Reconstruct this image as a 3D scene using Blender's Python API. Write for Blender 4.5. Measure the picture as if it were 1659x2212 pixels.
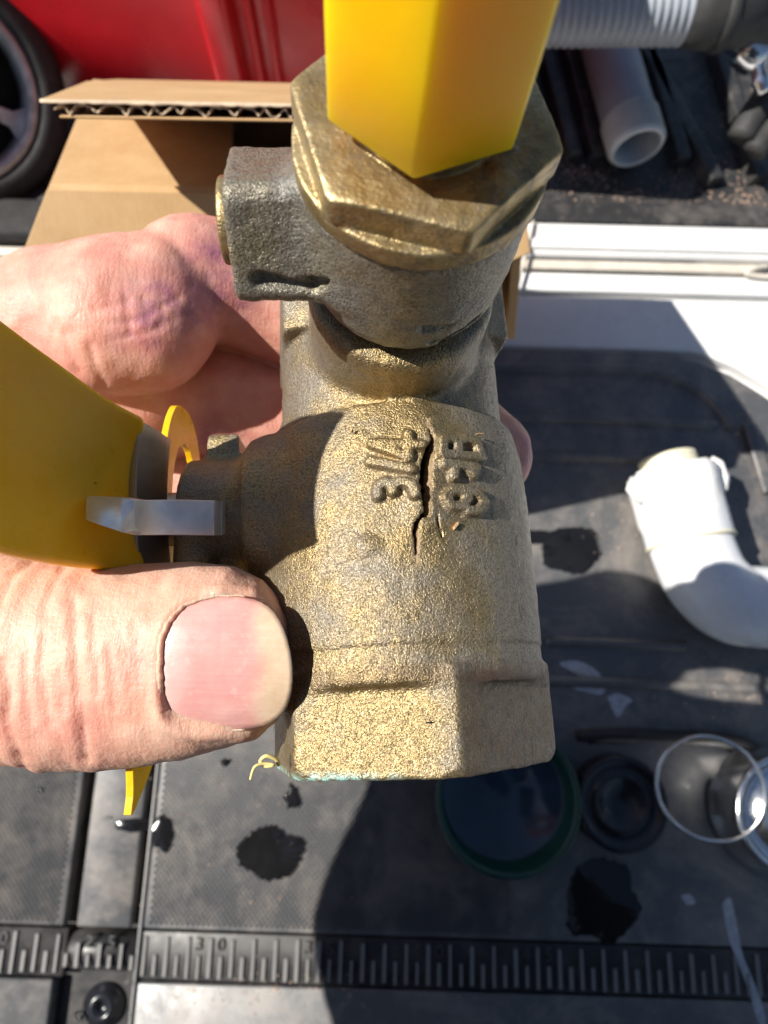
import bpy, bmesh, math, random
import numpy as np
from mathutils import Matrix, Vector

for _o in list(bpy.data.objects):
    bpy.data.objects.remove(_o)
SC = bpy.context.scene
COL = SC.collection
S = 0.001                      # everything below is written in millimetres

# ------------------------------------------------------------------ camera
PITCH, YAW, HEIGHT = 15.0, 1.6, 355.0
cam_d = bpy.data.cameras.new('Camera')
cam = bpy.data.objects.new('Camera', cam_d)
COL.objects.link(cam)
cam.location = (0, 0, HEIGHT * S)
cam.rotation_euler = (math.radians(PITCH), 0, math.radians(YAW))
cam_d.sensor_fit = 'VERTICAL'
cam_d.sensor_height = 36.0
cam_d.sensor_width = 27.0
cam_d.lens = 24.0
cam_d.clip_start = 0.001
cam_d.clip_end = 200.0
cam_d.dof.use_dof = True
cam_d.dof.focus_distance = 0.073
cam_d.dof.aperture_fstop = 38.0
SC.camera = cam

# ------------------------------------------------------------------ light
_p, _y = math.radians(PITCH), math.radians(YAW)
RX = np.array([[1, 0, 0], [0, math.cos(_p), -math.sin(_p)], [0, math.sin(_p), math.cos(_p)]])
RZ = np.array([[math.cos(_y), -math.sin(_y), 0], [math.sin(_y), math.cos(_y), 0], [0, 0, 1]])
RC = RZ @ RX                                   # camera axes -> world axes
SUN = RC @ np.array([-0.65, 0.25, 0.715])       # direction towards the sun
SUN /= np.linalg.norm(SUN)
sun_d = bpy.data.lights.new('Sun', 'SUN')
sun_d.energy = 5.0
sun_d.angle = math.radians(0.53)
sun_d.color = (1.0, 0.95, 0.87)
sun = bpy.data.objects.new('Sun', sun_d)
COL.objects.link(sun)
sun.location = (-2, 0, 3)
sun.rotation_euler = Vector(SUN).to_track_quat('Z', 'Y').to_euler()

wd = bpy.data.worlds.new('World')
SC.world = wd
wd.use_nodes = True
_nt = wd.node_tree
_bg = _nt.nodes['Background']
_sky = _nt.nodes.new('ShaderNodeTexSky')
_sky.sky_type = 'NISHITA'
_sky.sun_disc = False
_sky.air_density = 1.0
_sky.dust_density = 0.6
_sky.sun_elevation = math.asin(SUN[2])
_sky.sun_rotation = math.atan2(SUN[0], SUN[1])
_nt.links.new(_sky.outputs[0], _bg.inputs[0])
_bg.inputs[1].default_value = 0.055

SC.view_settings.view_transform = 'Standard'
SC.view_settings.look = 'None'
SC.view_settings.exposure = 0.6
SC.view_settings.gamma = 1.0
SC.view_settings.use_curve_mapping = False
SC.cycles.max_bounces = 6
SC.cycles.transparent_max_bounces = 8
SC.cycles.use_denoising = True

# ------------------------------------------------------------------ helpers
F0, CX, CY = 1474.67, 829.5, 1106.0            # pinhole of a 1659 x 2212 picture
CPOS = np.array([0, 0, HEIGHT])

def P(px, py, Z):
    return np.array([(px - CX) * Z / F0, -(py - CY) * Z / F0, -Z])

def c2w(p):
    return np.asarray(p, float) @ RC.T + CPOS

def W(px, py, Z):
    return c2w(P(px, py, Z))

def G(px, py, h=0.0):
    d = RC @ np.array([(px - CX) / F0, -(py - CY) / F0, -1.0])
    return CPOS + d * ((h - HEIGHT) / d[2])

def finish(name, me, mat, parent=None, smooth=True, loc=None, matrix=None):
    o = bpy.data.objects.new(name, me)
    COL.objects.link(o)
    if mat is not None:
        me.materials.append(mat)
    if smooth:
        me.polygons.foreach_set('use_smooth', np.ones(len(me.polygons), dtype=bool))
    if parent is not None:
        o.parent = parent
    if loc is not None:
        o.location = Vector(loc) * S
    if matrix is not None:
        o.matrix_world = matrix
    return o

def mesh(name, v, f):
    me = bpy.data.meshes.new(name)
    v = np.asarray(v, float)
    me.from_pydata((v * S).tolist(), [], [list(map(int, q)) for q in f])
    me.update()
    return me

def mk(name, v, f, mat, parent=None, smooth=True, loc=None, bevel=0, seg=2):
    """v in mm, in the parent's frame; loc shifts the origin."""
    v = np.asarray(v, float)
    if loc is not None:
        v = v - np.asarray(loc, float)
    me = mesh(name, v, f)
    o = finish(name, me, mat, parent, smooth, loc)
    if bevel:
        m = o.modifiers.new('bevel', 'BEVEL')
        m.width = bevel * S
        m.segments = seg
        m.limit_method = 'ANGLE'
        m.angle_limit = math.radians(40)
    return o

def tag(o, label=None, cat=None, group=None, kind=None):
    if label: o['label'] = label
    if cat: o['category'] = cat
    if group: o['group'] = group
    if kind: o['kind'] = kind
    return o

def empty(name, loc, rot=None):
    o = bpy.data.objects.new(name, None)
    COL.objects.link(o)
    o.empty_display_size = 0.01
    m = Matrix.Identity(4)
    if rot is not None:
        for i in range(3):
            for j in range(3):
                m[i][j] = rot[i][j]
    for i in range(3):
        m[i][3] = loc[i] * S
    o.matrix_world = m
    return o

BOXF = [(0, 3, 2, 1), (4, 5, 6, 7), (0, 1, 5, 4), (1, 2, 6, 5), (2, 3, 7, 6), (3, 0, 4, 7)]

def boxv(lo, hi):
    (x0, y0, z0), (x1, y1, z1) = lo, hi
    return [(x0, y0, z0), (x1, y0, z0), (x1, y1, z0), (x0, y1, z0),
            (x0, y0, z1), (x1, y0, z1), (x1, y1, z1), (x0, y1, z1)]

def box(name, lo, hi, mat, parent=None, bevel=0.0, loc=None, seg=2):
    return mk(name, boxv(lo, hi), BOXF, mat, parent, bevel > 0, loc, bevel, seg)

def prism(name, poly, z0, z1, mat, parent=None, bevel=0.0, loc=None):
    """poly: list of (x, y), counter-clockwise"""
    n = len(poly)
    v = [(x, y, z0) for x, y in poly] + [(x, y, z1) for x, y in poly]
    f = [tuple(range(n - 1, -1, -1)), tuple(range(n, 2 * n))]
    f += [(i, (i + 1) % n, n + (i + 1) % n, n + i) for i in range(n)]
    return mk(name, v, f, mat, parent, bevel > 0, loc, bevel)

def spline(pts, n):
    """Catmull-Rom through rows of numbers"""
    p = np.asarray(pts, float)
    k = len(p)
    if k < 3:
        t = np.linspace(0, 1, n)[:, None]
        return p[0] * (1 - t) + p[-1] * t
    q = np.vstack([2 * p[0] - p[1], p, 2 * p[-1] - p[-2]])
    out = []
    for t in np.linspace(0, k - 1 - 1e-9, n):
        i = int(t); u = t - i
        a, b, c, d = q[i], q[i + 1], q[i + 2], q[i + 3]
        out.append(0.5 * (2 * b + (c - a) * u + (2 * a - 5 * b + 4 * c - d) * u * u + (3 * b - a - 3 * c + d) * u ** 3))
    return np.array(out)

def tubev(pts, r, n=16, caps=True):
    p = np.asarray(pts, float)
    m = len(p)
    r = np.broadcast_to(np.asarray(r, float), (m,))
    t = np.gradient(p, axis=0)
    t /= np.linalg.norm(t, axis=1)[:, None]
    up = np.array([0, 0, 1.0]) if abs(t[0][2]) < 0.9 else np.array([0, 1.0, 0])
    v, f = [], []
    u = np.cross(up, t[0]); u /= np.linalg.norm(u)
    for i in range(m):
        u = u - t[i] * (u @ t[i]); u /= np.linalg.norm(u)
        w = np.cross(t[i], u)
        for k in range(n):
            a = 2 * math.pi * k / n
            v.append(p[i] + r[i] * (math.cos(a) * u + math.sin(a) * w))
    for i in range(m - 1):
        for k in range(n):
            k2 = (k + 1) % n
            f.append((i * n + k, i * n + k2, (i + 1) * n + k2, (i + 1) * n + k))
    if caps:
        f.append(tuple(range(n - 1, -1, -1)))
        f.append(tuple((m - 1) * n + k for k in range(n)))
    return v, f

def lathev(prof, n=48, axis=None, origin=(0, 0, 0), closed=False):
    """prof: (r, h) along the local z; axis: 3x3 columns x, y, z"""
    A = np.eye(3) if axis is None else np.asarray(axis, float)
    v, f = [], []
    for r, h in prof:
        for k in range(n):
            a = 2 * math.pi * k / n
            v.append(np.asarray(origin) + A @ np.array([r * math.cos(a), r * math.sin(a), h]))
    m = len(prof)
    for i in range(m if closed else m - 1):
        j = (i + 1) % m
        for k in range(n):
            k2 = (k + 1) % n
            f.append((i * n + k, i * n + k2, j * n + k2, j * n + k))
    return v, f

def frame_z(z, hint=(0, 1, 0)):
    z = np.asarray(z, float); z = z / np.linalg.norm(z)
    x = np.cross(np.asarray(hint, float), z); x /= np.linalg.norm(x)
    y = np.cross(z, x)
    return np.stack([x, y, z], axis=1)

# ---- implicit surfaces: castings and the hand are meshed from distance fields
def sdf_mesh(name, f, lo, hi, h, margin=1.6, B=8):
    lo = np.asarray(lo, float); hi = np.asarray(hi, float)
    nb = np.ceil((hi - lo) / (h * B)).astype(int) + 1
    n = nb * B
    ax = [lo[i] + h * np.arange(n[i]) for i in range(3)]
    bc = [lo[i] + h * (np.arange(nb[i]) * B + (B - 1) / 2) for i in range(3)]
    bx, by, bz = np.meshgrid(*bc, indexing='ij')
    dc = f(np.stack([bx.ravel(), by.ravel(), bz.ravel()], 1)).reshape(nb)
    act = np.abs(dc) < B * h * 0.87 * margin + 0.5
    D = np.repeat(np.repeat(np.repeat(dc.astype(np.float32), B, 0), B, 1), B, 2)
    idx = np.argwhere(act)
    off = np.stack(np.meshgrid(*[np.arange(B)] * 3, indexing='ij'), -1).reshape(-1, 3)
    for c in range(0, len(idx), 1500):
        ii = (idx[c:c + 1500, None, :] * B + off[None]).reshape(-1, 3)
        p = lo + h * ii
        D[ii[:, 0], ii[:, 1], ii[:, 2]] = f(p)
    D[D == 0] = 1e-6
    s = D < 0
    m = n - 1
    cnt = np.zeros(m, np.uint8)
    corners = [(a, b, c) for a in (0, 1) for b in (0, 1) for c in (0, 1)]
    for a, b, c in corners:
        cnt += s[a:m[0] + a, b:m[1] + b, c:m[2] + c]
    cells = np.argwhere((cnt > 0) & (cnt < 8))
    vals = np.stack([D[cells[:, 0] + a, cells[:, 1] + b, cells[:, 2] + c] for a, b, c in corners], 1)
    acc = np.zeros((len(cells), 3)); num = np.zeros(len(cells))
    ca = np.array(corners, float)
    for i in range(8):
        for j in range(i + 1, 8):
            if np.abs(ca[i] - ca[j]).sum() == 1:
                va, vb = vals[:, i], vals[:, j]
                x = (va < 0) != (vb < 0)
                t = np.where(x, va / np.where(x, va - vb, 1), 0)
                acc += np.where(x[:, None], ca[i] + t[:, None] * (ca[j] - ca[i]), 0)
                num += x
    V = lo + h * (cells + acc / num[:, None])
    ids = np.full(m, -1, np.int32)
    ids[cells[:, 0], cells[:, 1], cells[:, 2]] = np.arange(len(cells), dtype=np.int32)
    quads = []
    for a in range(3):
        b, c = (a + 1) % 3, (a + 2) % 3
        sl0 = [slice(0, n[0]), slice(0, n[1]), slice(0, n[2])]; sl1 = list(sl0)
        sl0[a] = slice(0, n[a] - 1); sl1[a] = slice(1, n[a])
        x = s[tuple(sl0)] != s[tuple(sl1)]
        e = np.argwhere(x)
        e = e[(e[:, b] > 0) & (e[:, c] > 0) & (e[:, b] < m[b]) & (e[:, c] < m[c])]
        neg = s[e[:, 0], e[:, 1], e[:, 2]]
        q = []
        for db, dc_ in ((0, 0), (1, 0), (1, 1), (0, 1)):
            k = e.copy(); k[:, b] -= db; k[:, c] -= dc_
            q.append(ids[k[:, 0], k[:, 1], k[:, 2]])
        q = np.stack(q, 1)
        q[~neg] = q[~neg][:, ::-1]
        quads.append(q)
    Q = np.concatenate(quads)
    Q = Q[(Q >= 0).all(1)]
    # one Newton step onto the surface
    for _ in range(1):
        e = h * 0.5
        d0 = f(V)
        g = np.stack([(f(V + np.eye(3)[k] * e) - f(V - np.eye(3)[k] * e)) / (2 * e) for k in range(3)], 1)
        gg = np.maximum((g * g).sum(1), 0.05)
        step = -(d0 / gg)[:, None] * g
        ln = np.linalg.norm(step, axis=1)
        step *= np.minimum(1, 0.5 * h / np.maximum(ln, 1e-9))[:, None]
        V = V + step
    return V, Q

def quick_mesh(name, V, Q):
    me = bpy.data.meshes.new(name)
    me.vertices.add(len(V))
    me.vertices.foreach_set('co', (V * S).astype(np.float32).ravel())
    me.loops.add(Q.size)
    me.loops.foreach_set('vertex_index', Q.astype(np.int32).ravel())
    me.polygons.add(len(Q))
    me.polygons.foreach_set('loop_start', np.arange(0, Q.size, Q.shape[1], dtype=np.int32))
    me.polygons.foreach_set('loop_total', np.full(len(Q), Q.shape[1], dtype=np.int32))
    me.update(calc_edges=True)
    me.validate()
    return me

def vattr(me, name, arr):
    a = me.attributes.new(name, 'FLOAT', 'POINT')
    a.data.foreach_set('value', np.asarray(arr, np.float32))

def smin(a, b, k):
    hh = np.maximum(k - np.abs(a - b), 0) / k
    return np.minimum(a, b) - hh * hh * k * 0.25

def smax(a, b, k):
    return -smin(-a, -b, k)

def sstep(a, b, x):
    t = np.clip((x - a) / (b - a), 0, 1)
    return t * t * (3 - 2 * t)

def cyl(r, ax, R, a, b, k=0.6):
    """distance to a capped cylinder, given radial and axial coordinates"""
    return smax(r - R, np.maximum(a - ax, ax - b), k)

def seg_cap(p, a, b, ra, rb):
    a = np.asarray(a, float); b = np.asarray(b, float)
    ab = b - a
    t = np.clip(((p - a) @ ab) / (ab @ ab), 0, 1)
    return np.linalg.norm(p - a - t[:, None] * ab, axis=1) - (ra + (rb - ra) * t)

def poly_dist(q, pts):
    """distance of 2-D points to an open polyline"""
    d = np.full(len(q), 1e9)
    for a, b in zip(pts[:-1], pts[1:]):
        a = np.asarray(a, float); ab = np.asarray(b, float) - a
        t = np.clip(((q - a) @ ab) / (ab @ ab + 1e-12), 0, 1)
        d = np.minimum(d, np.hypot(*(q - a - t[:, None] * ab).T))
    return d

def poly_sd(q, pts):
    """signed distance to a closed polygon, negative inside"""
    pts = [np.asarray(a, float) for a in pts]
    d = poly_dist(q, pts + [pts[0]])
    ins = np.zeros(len(q), bool)
    n = len(pts)
    for i in range(n):
        a, b = pts[i], pts[(i + 1) % n]
        c = ((a[1] > q[:, 1]) != (b[1] > q[:, 1]))
        x = (b[0] - a[0]) * (q[:, 1] - a[1]) / (b[1] - a[1] + 1e-12) + a[0]
        ins ^= c & (q[:, 0] < x)
    return np.where(ins, -d, d)

def vnoise(p, seed=0):
    """cheap smooth value noise on (N,3), about -1..1"""
    i = np.floor(p).astype(np.int64); u = p - i
    u = u * u * (3 - 2 * u)
    def hsh(k):
        x = (k[:, 0] * 73856093) ^ (k[:, 1] * 19349663) ^ (k[:, 2] * 83492791) ^ (seed * 2654435761 & 0xffffffff)
        x = (x ^ (x >> 13)) * 1274126177 & 0xffffffff
        x = x ^ (x >> 16)
        return (x & 0xffff) / 32767.5 - 1
    r = 0
    for a in (0, 1):
        for b in (0, 1):
            for c in (0, 1):
                w = (u[:, 0] if a else 1 - u[:, 0]) * (u[:, 1] if b else 1 - u[:, 1]) * (u[:, 2] if c else 1 - u[:, 2])
                r = r + w * hsh(i + np.array([a, b, c]))
    return r

# ---- material building
class MB:
    def __init__(self, name):
        self.m = bpy.data.materials.new(name)
        self.m.use_nodes = True
        self.t = self.m.node_tree
        self.b = self.t.nodes['Principled BSDF']
        self.co = self.t.nodes.new('ShaderNodeTexCoord').outputs['Object']
    def n(self, kind, **kw):
        x = self.t.nodes.new(kind)
        for k, v in kw.items():
            setattr(x, k, v)
        return x
    def lk(self, a, b):
        self.t.links.new(a, b)
    def setin(self, name, v):
        if hasattr(v, 'is_linked') or isinstance(v, bpy.types.NodeSocket):
            self.lk(v, self.b.inputs[name])
        else:
            self.b.inputs[name].default_value = v
        return self
    def noise(self, size_mm, detail=3, rough=0.55, dist=0.0, stretch=None, co=None):
        x = self.n('ShaderNodeTexNoise')
        x.inputs['Scale'].default_value = 1000.0 / size_mm
        x.inputs['Detail'].default_value = detail
        x.inputs['Roughness'].default_value = rough
        x.inputs['Distortion'].default_value = dist
        c = co or self.co
        if stretch is not None:
            mp = self.n('ShaderNodeMapping')
            mp.inputs['Scale'].default_value = stretch
            self.lk(c, mp.inputs[0]); c = mp.outputs[0]
        self.lk(c, x.inputs['Vector'])
        return x.outputs[0]
    def voro(self, size_mm, feature='F1', rand=1.0):
        x = self.n('ShaderNodeTexVoronoi')
        x.feature = feature
        x.inputs['Scale'].default_value = 1000.0 / size_mm
        x.inputs['Randomness'].default_value = rand
        self.lk(self.co, x.inputs['Vector'])
        return x.outputs['Distance']
    def ramp(self, fac, stops):
        x = self.n('ShaderNodeValToRGB')
        r = x.color_ramp
        while len(r.elements) < len(stops):
            r.elements.new(0.5)
        for e, (p, c) in zip(r.elements, stops):
            e.position = p
            e.color = (c, c, c, 1) if isinstance(c, (int, float)) else (*c, 1)
        self.lk(fac, x.inputs[0])
        return x.outputs[0]
    def mix(self, fac, a, b, mode='MIX'):
        x = self.n('ShaderNodeMix')
        x.data_type = 'RGBA'
        x.blend_type = mode
        for s, v in ((x.inputs[0], fac), (x.inputs[6], a), (x.inputs[7], b)):
            if isinstance(v, bpy.types.NodeSocket):
                self.lk(v, s)
            elif isinstance(v, (int, float)):
                s.default_value = v
            else:
                s.default_value = (*v, 1)
        return x.outputs[2]
    def math(self, op, a, b=0.0, c=None):
        x = self.n('ShaderNodeMath')
        x.operation = op
        for s, v in zip(x.inputs, (a, b, c)):
            if v is None: continue
            if isinstance(v, bpy.types.NodeSocket):
                self.lk(v, s)
            else:
                s.default_value = v
        return x.outputs[0]
    def attr(self, name):
        x = self.n('ShaderNodeAttribute')
        x.attribute_name = name
        return x.outputs['Fac']
    def bump(self, height, dist_mm, strength=1.0, normal=None):
        x = self.n('ShaderNodeBump')
        x.inputs['Strength'].default_value = strength
        x.inputs['Distance'].default_value = dist_mm * S
        self.lk(height, x.inputs['Height'])
        if normal is not None:
            self.lk(normal, x.inputs['Normal'])
        return x.outputs[0]
    def nrm(self, s):
        self.lk(s, self.b.inputs['Normal'])
        return self

def simple(name, col, rough=0.5, metal=0.0, var=0.15, size=20, bump=0.0, bsize=2.0, spec=0.5, sub=0.0):
    b = MB(name)
    if var:
        c2 = tuple(min(1, c * (1 + var)) for c in col); c1 = tuple(c * (1 - var) for c in col)
        b.setin('Base Color', b.ramp(b.noise(size, 4, 0.6), [(0.3, c1), (0.7, c2)]))
    else:
        b.setin('Base Color', (*col, 1))
    b.setin('Roughness', b.ramp(b.noise(size * 0.6, 3), [(0.3, max(0, rough - 0.08)), (0.7, min(1, rough + 0.08))]))
    b.setin('Metallic', metal)
    b.setin('Specular IOR Level', spec)
    if sub:
        b.setin('Subsurface Weight', sub)
        b.b.inputs['Subsurface Radius'].default_value = (0.002, 0.001, 0.0005)
        b.b.inputs['Subsurface Scale'].default_value = 1.0
    if bump:
        b.nrm(b.bump(b.noise(bsize, 4, 0.6), bump))
    return b.m

# ------------------------------------------------------------------ materials
def cast_metal(name, gold, dust, dark, metal, grain=0.34, bmp=0.16, fresh=False, dustlo=0.42, dusthi=0.62):
    b = MB(name)
    g1 = b.noise(grain, 2, 0.5)
    g2 = b.noise(grain * 3.2, 3, 0.6)
    big = b.noise(9, 4, 0.65)
    blot = b.noise(3.2, 3, 0.6)
    dustf = b.math('ADD', b.math('MULTIPLY', big, 0.62), b.math('MULTIPLY', blot, 0.38))
    if fresh:
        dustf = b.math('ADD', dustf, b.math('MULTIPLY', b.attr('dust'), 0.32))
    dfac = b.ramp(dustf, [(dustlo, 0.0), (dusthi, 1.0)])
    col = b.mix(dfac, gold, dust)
    pit = b.ramp(g1, [(0.38, 1.0), (0.52, 0.0)])
    col = b.mix(b.math('MULTIPLY', pit, 0.6), col, dark)
    glint = b.ramp(b.noise(grain * 0.8, 1, 0.4, co=None), [(0.63, 0.0), (0.72, 1.0)])
    col = b.mix(b.math('MULTIPLY', glint, 0.22), col, tuple(min(1, c * 1.7 + 0.08) for c in gold))  # gold glints put in as brighter specks of colour
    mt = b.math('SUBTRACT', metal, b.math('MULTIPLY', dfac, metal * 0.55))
    if fresh:
        fr = b.attr('fresh')
        col = b.mix(fr, col, b.ramp(b.noise(0.5, 3), [(0.3, (0.22, 0.15, 0.085)), (0.7, (0.40, 0.285, 0.17))]))
        mt = b.math('MULTIPLY', mt, b.math('SUBTRACT', 1.0, fr))
        col = b.mix(b.math('MULTIPLY', b.attr('brown_tone'), b.ramp(b.noise(3, 4, 0.65), [(0.3, 0.5), (0.6, 1.0)])), col, (0.13, 0.088, 0.062))
        tl = b.math('MULTIPLY', b.attr('teal'), b.ramp(b.noise(1.2, 3), [(0.35, 0.0), (0.6, 1.0)]))
        col = b.mix(tl, col, (0.33, 0.60, 0.55))
        mt = b.math('MULTIPLY', mt, b.math('SUBTRACT', 1.0, tl))
    b.setin('Base Color', col)
    b.setin('Metallic', mt)
    b.setin('Roughness', b.ramp(g2, [(0.3, 0.30), (0.7, 0.50)]))
    n1 = b.bump(g2, bmp * 1.1, 0.8)
    n2 = b.bump(g1, bmp * 1.1, 1.0, n1)
    n3 = b.bump(b.noise(grain * 0.5, 1, 0.5), bmp * 0.30, 1.0, n2)
    b.nrm(n3)
    return b.m

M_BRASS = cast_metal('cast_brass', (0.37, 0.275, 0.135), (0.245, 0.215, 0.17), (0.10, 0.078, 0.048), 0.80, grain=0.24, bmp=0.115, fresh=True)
M_GREY = cast_metal('weathered_cast_brass', (0.31, 0.275, 0.19), (0.205, 0.195, 0.175), (0.06, 0.056, 0.045), 0.62, grain=0.25, bmp=0.115)

def mach_brass():
    b = MB('machined_brass')
    st = b.noise(1.5, 4, 0.6, stretch=(1, 1, 5))
    big = b.noise(5, 4, 0.65)
    col = b.ramp(big, [(0.3, (0.19, 0.145, 0.08)), (0.5, (0.37, 0.275, 0.13)), (0.68, (0.50, 0.40, 0.23))])
    pale = b.ramp(b.noise(0.9, 3), [(0.6, 0.0), (0.75, 0.5)])
    col = b.mix(pale, col, (0.60, 0.54, 0.42))
    grime = b.ramp(b.noise(2.2, 5, 0.75), [(0.50, 0.0), (0.66, 0.8)])
    col = b.mix(grime, col, (0.16, 0.12, 0.075))
    b.setin('Base Color', col).setin('Metallic', b.math('SUBTRACT', 0.78, b.math('MULTIPLY', grime, 0.5)))
    b.setin('Roughness', b.ramp(st, [(0.3, 0.32), (0.7, 0.55)]))
    b.nrm(b.bump(st, 0.10, 0.8, b.bump(b.noise(0.35, 3), 0.09)))
    return b.m
M_NUT = mach_brass()

def yellow_cap():
    b = MB('yellow_cap_plastic')
    b.setin('Base Color', b.ramp(b.noise(6, 4), [(0.3, (0.93, 0.515, 0.003)), (0.7, (0.95, 0.56, 0.005))]))
    b.setin('Roughness', b.ramp(b.noise(3, 3), [(0.3, 0.38), (0.7, 0.5)]))
    b.setin('Specular IOR Level', 0.3)
    b.setin('Subsurface Weight', 0.85)
    b.b.inputs['Subsurface Radius'].default_value = (0.0060, 0.0046, 0.0005)
    b.b.inputs['Subsurface Scale'].default_value = 1.0
    b.nrm(b.bump(b.noise(0.8, 3), 0.03))
    return b.m
M_CAP = yellow_cap()

def yellow_dip():
    b = MB('yellow_vinyl')
    c = b.ramp(b.noise(8, 4, 0.6), [(0.3, (0.86, 0.52, 0.008)), (0.7, (0.92, 0.60, 0.02))])
    nick = b.ramp(b.noise(2.6, 2, 0.4), [(0.755, 0.0), (0.78, 1.0)])
    c = b.mix(nick, c, (0.04, 0.03, 0.02))
    b.setin('Base Color', c)
    b.setin('Roughness', b.ramp(b.noise(4, 3), [(0.3, 0.22), (0.7, 0.36)]))
    b.setin('Subsurface Weight', 1.0)
    b.b.inputs['Subsurface Radius'].default_value = (0.0060, 0.0042, 0.0004)
    b.nrm(b.bump(b.noise(3, 3), 0.06))
    return b.m
M_LEVER = yellow_dip()

def steel(name, c, r, bump=0.02):
    b = MB(name)
    br = b.noise(0.5, 4, 0.6, stretch=(0.15, 3, 1))
    b.setin('Base Color', b.mix(b.ramp(b.noise(3, 3), [(0.5, 0.0), (0.8, 0.5)]), c, tuple(x * 0.55 for x in c)))
    b.setin('Metallic', 1.0)
    b.setin('Roughness', b.ramp(br, [(0.3, r - 0.08), (0.7, r + 0.1)]))
    b.nrm(b.bump(br, bump))
    return b.m
M_STEEL = steel('bright_steel', (0.95, 0.95, 0.95), 0.36)
M_STEEL.node_tree.nodes['Principled BSDF'].inputs['Metallic'].default_value = 0.68
M_STEELD = steel('dull_zinc_steel', (0.42, 0.42, 0.44), 0.42)
M_CHROME = steel('chrome', (0.82, 0.82, 0.82), 0.16, 0.01)

def skin():
    b = MB('skin')
    red = b.attr('red'); bru = b.attr('bruise'); thumb = b.attr('thumb')
    mott = b.noise(4.5, 4, 0.65)
    base = b.ramp(mott, [(0.30, (0.66, 0.36, 0.26)), (0.52, (0.72, 0.44, 0.32)), (0.72, (0.76, 0.51, 0.39))])
    pink = b.ramp(mott, [(0.3, (0.60, 0.225, 0.175)), (0.7, (0.69, 0.34, 0.27))])
    rf = b.math('MULTIPLY', red, b.ramp(b.noise(7, 3), [(0.25, 0.35), (0.7, 1.0)]))
    col = b.mix(rf, base, pink)
    col = b.mix(b.math('MULTIPLY', bru, b.ramp(b.noise(4, 5, 0.7), [(0.35, 0.15), (0.65, 1.0)])), col, (0.30, 0.10, 0.19))
    v = b.voro(0.55, 'DISTANCE_TO_EDGE')
    lines = b.ramp(v, [(0.0, 0.0), (0.16, 1.0)])
    cross = b.ramp(b.voro(2.0, 'DISTANCE_TO_EDGE'), [(0.0, 0.0), (0.10, 1.0)])
    fine = b.noise(0.45, 3, 0.6)
    streak = b.noise(1.4, 3, 0.55, stretch=(2.6, 0.55, 1))
    dry = b.ramp(b.noise(0.35, 2, 0.5), [(0.66, 0.0), (0.76, 0.35)])
    col = b.mix(b.math('MULTIPLY', dry, thumb), col, (0.90, 0.76, 0.64))
    b.setin('Base Color', col)
    b.setin('Roughness', b.ramp(fine, [(0.3, 0.42), (0.7, 0.6)]))
    b.setin('Specular IOR Level', 0.45)
    b.setin('Subsurface Weight', 0.55)
    b.b.inputs['Subsurface Radius'].default_value = (0.0019, 0.0008, 0.0005)
    b.b.inputs['Subsurface Scale'].default_value = 1.0
    n = b.bump(streak, 0.22, 0.5)
    n = b.bump(lines, 0.022, 0.5, n)
    n = b.bump(b.math('MULTIPLY', cross, b.math('SUBTRACT', 1.0, b.math('MULTIPLY', thumb, 0.75))), 0.025, 0.5, n)
    n = b.bump(fine, 0.10, 0.8, n)
    b.nrm(n)
    return b.m
M_SKIN = skin()

def nail():
    b = MB('fingernail')
    tip = b.attr('tip'); cut = b.attr('cuticle')
    bed = b.ramp(b.noise(5, 4, 0.6), [(0.3, (0.66, 0.30, 0.28)), (0.7, (0.74, 0.41, 0.37))])
    col = b.mix(tip, bed, b.ramp(b.noise(2.5, 3), [(0.3, (0.58, 0.41, 0.27)), (0.7, (0.70, 0.55, 0.40))]))
    col = b.mix(cut, col, (0.78, 0.58, 0.50))
    st = b.noise(1.0, 4, 0.6, stretch=(0.12, 2.2, 1))
    col = b.mix(b.ramp(st, [(0.5, 0.0), (0.85, 0.22)]), col, (0.80, 0.58, 0.54))
    col = b.mix(b.attr('moon'), col, (0.80, 0.60, 0.55))
    col = b.mix(b.ramp(b.noise(1.6, 4, 0.7), [(0.58, 0.0), (0.75, 0.4)]), col, (0.80, 0.64, 0.56))
    b.setin('Base Color', col)
    b.setin('Roughness', b.ramp(st, [(0.3, 0.30), (0.7, 0.45)]))
    b.setin('Subsurface Weight', 0.4)
    b.b.inputs['Subsurface Radius'].default_value = (0.0012, 0.0005, 0.0004)
    b.setin('Coat Weight', 0.3)
    b.nrm(b.bump(st, 0.05, 0.7, b.bump(b.noise(3, 3), 0.16, 0.7)))
    return b.m
M_NAIL = nail()

def cardboard():
    b = MB('cardboard')
    n1 = b.noise(14, 4, 0.6); n2 = b.noise(0.8, 4, 0.7, stretch=(1, 0.12, 0.3))
    c = b.ramp(n1, [(0.3, (0.47, 0.29, 0.135)), (0.7, (0.56, 0.37, 0.19))])
    c = b.mix(b.ramp(n2, [(0.45, 0.0), (0.8, 0.35)]), c, (0.62, 0.45, 0.28))
    b.setin('Base Color', c).setin('Roughness', 0.82).setin('Specular IOR Level', 0.25)
    b.nrm(b.bump(n2, 0.12, 0.5))
    return b.m
M_CARD = cardboard()
M_CARDE = simple('cardboard_cut_edge', (0.60, 0.46, 0.32), 0.9, 0, 0.15, 3)
M_PRINT = simple('grey_print_on_cardboard', (0.27, 0.21, 0.17), 0.85, 0, 0.15, 4)

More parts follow.
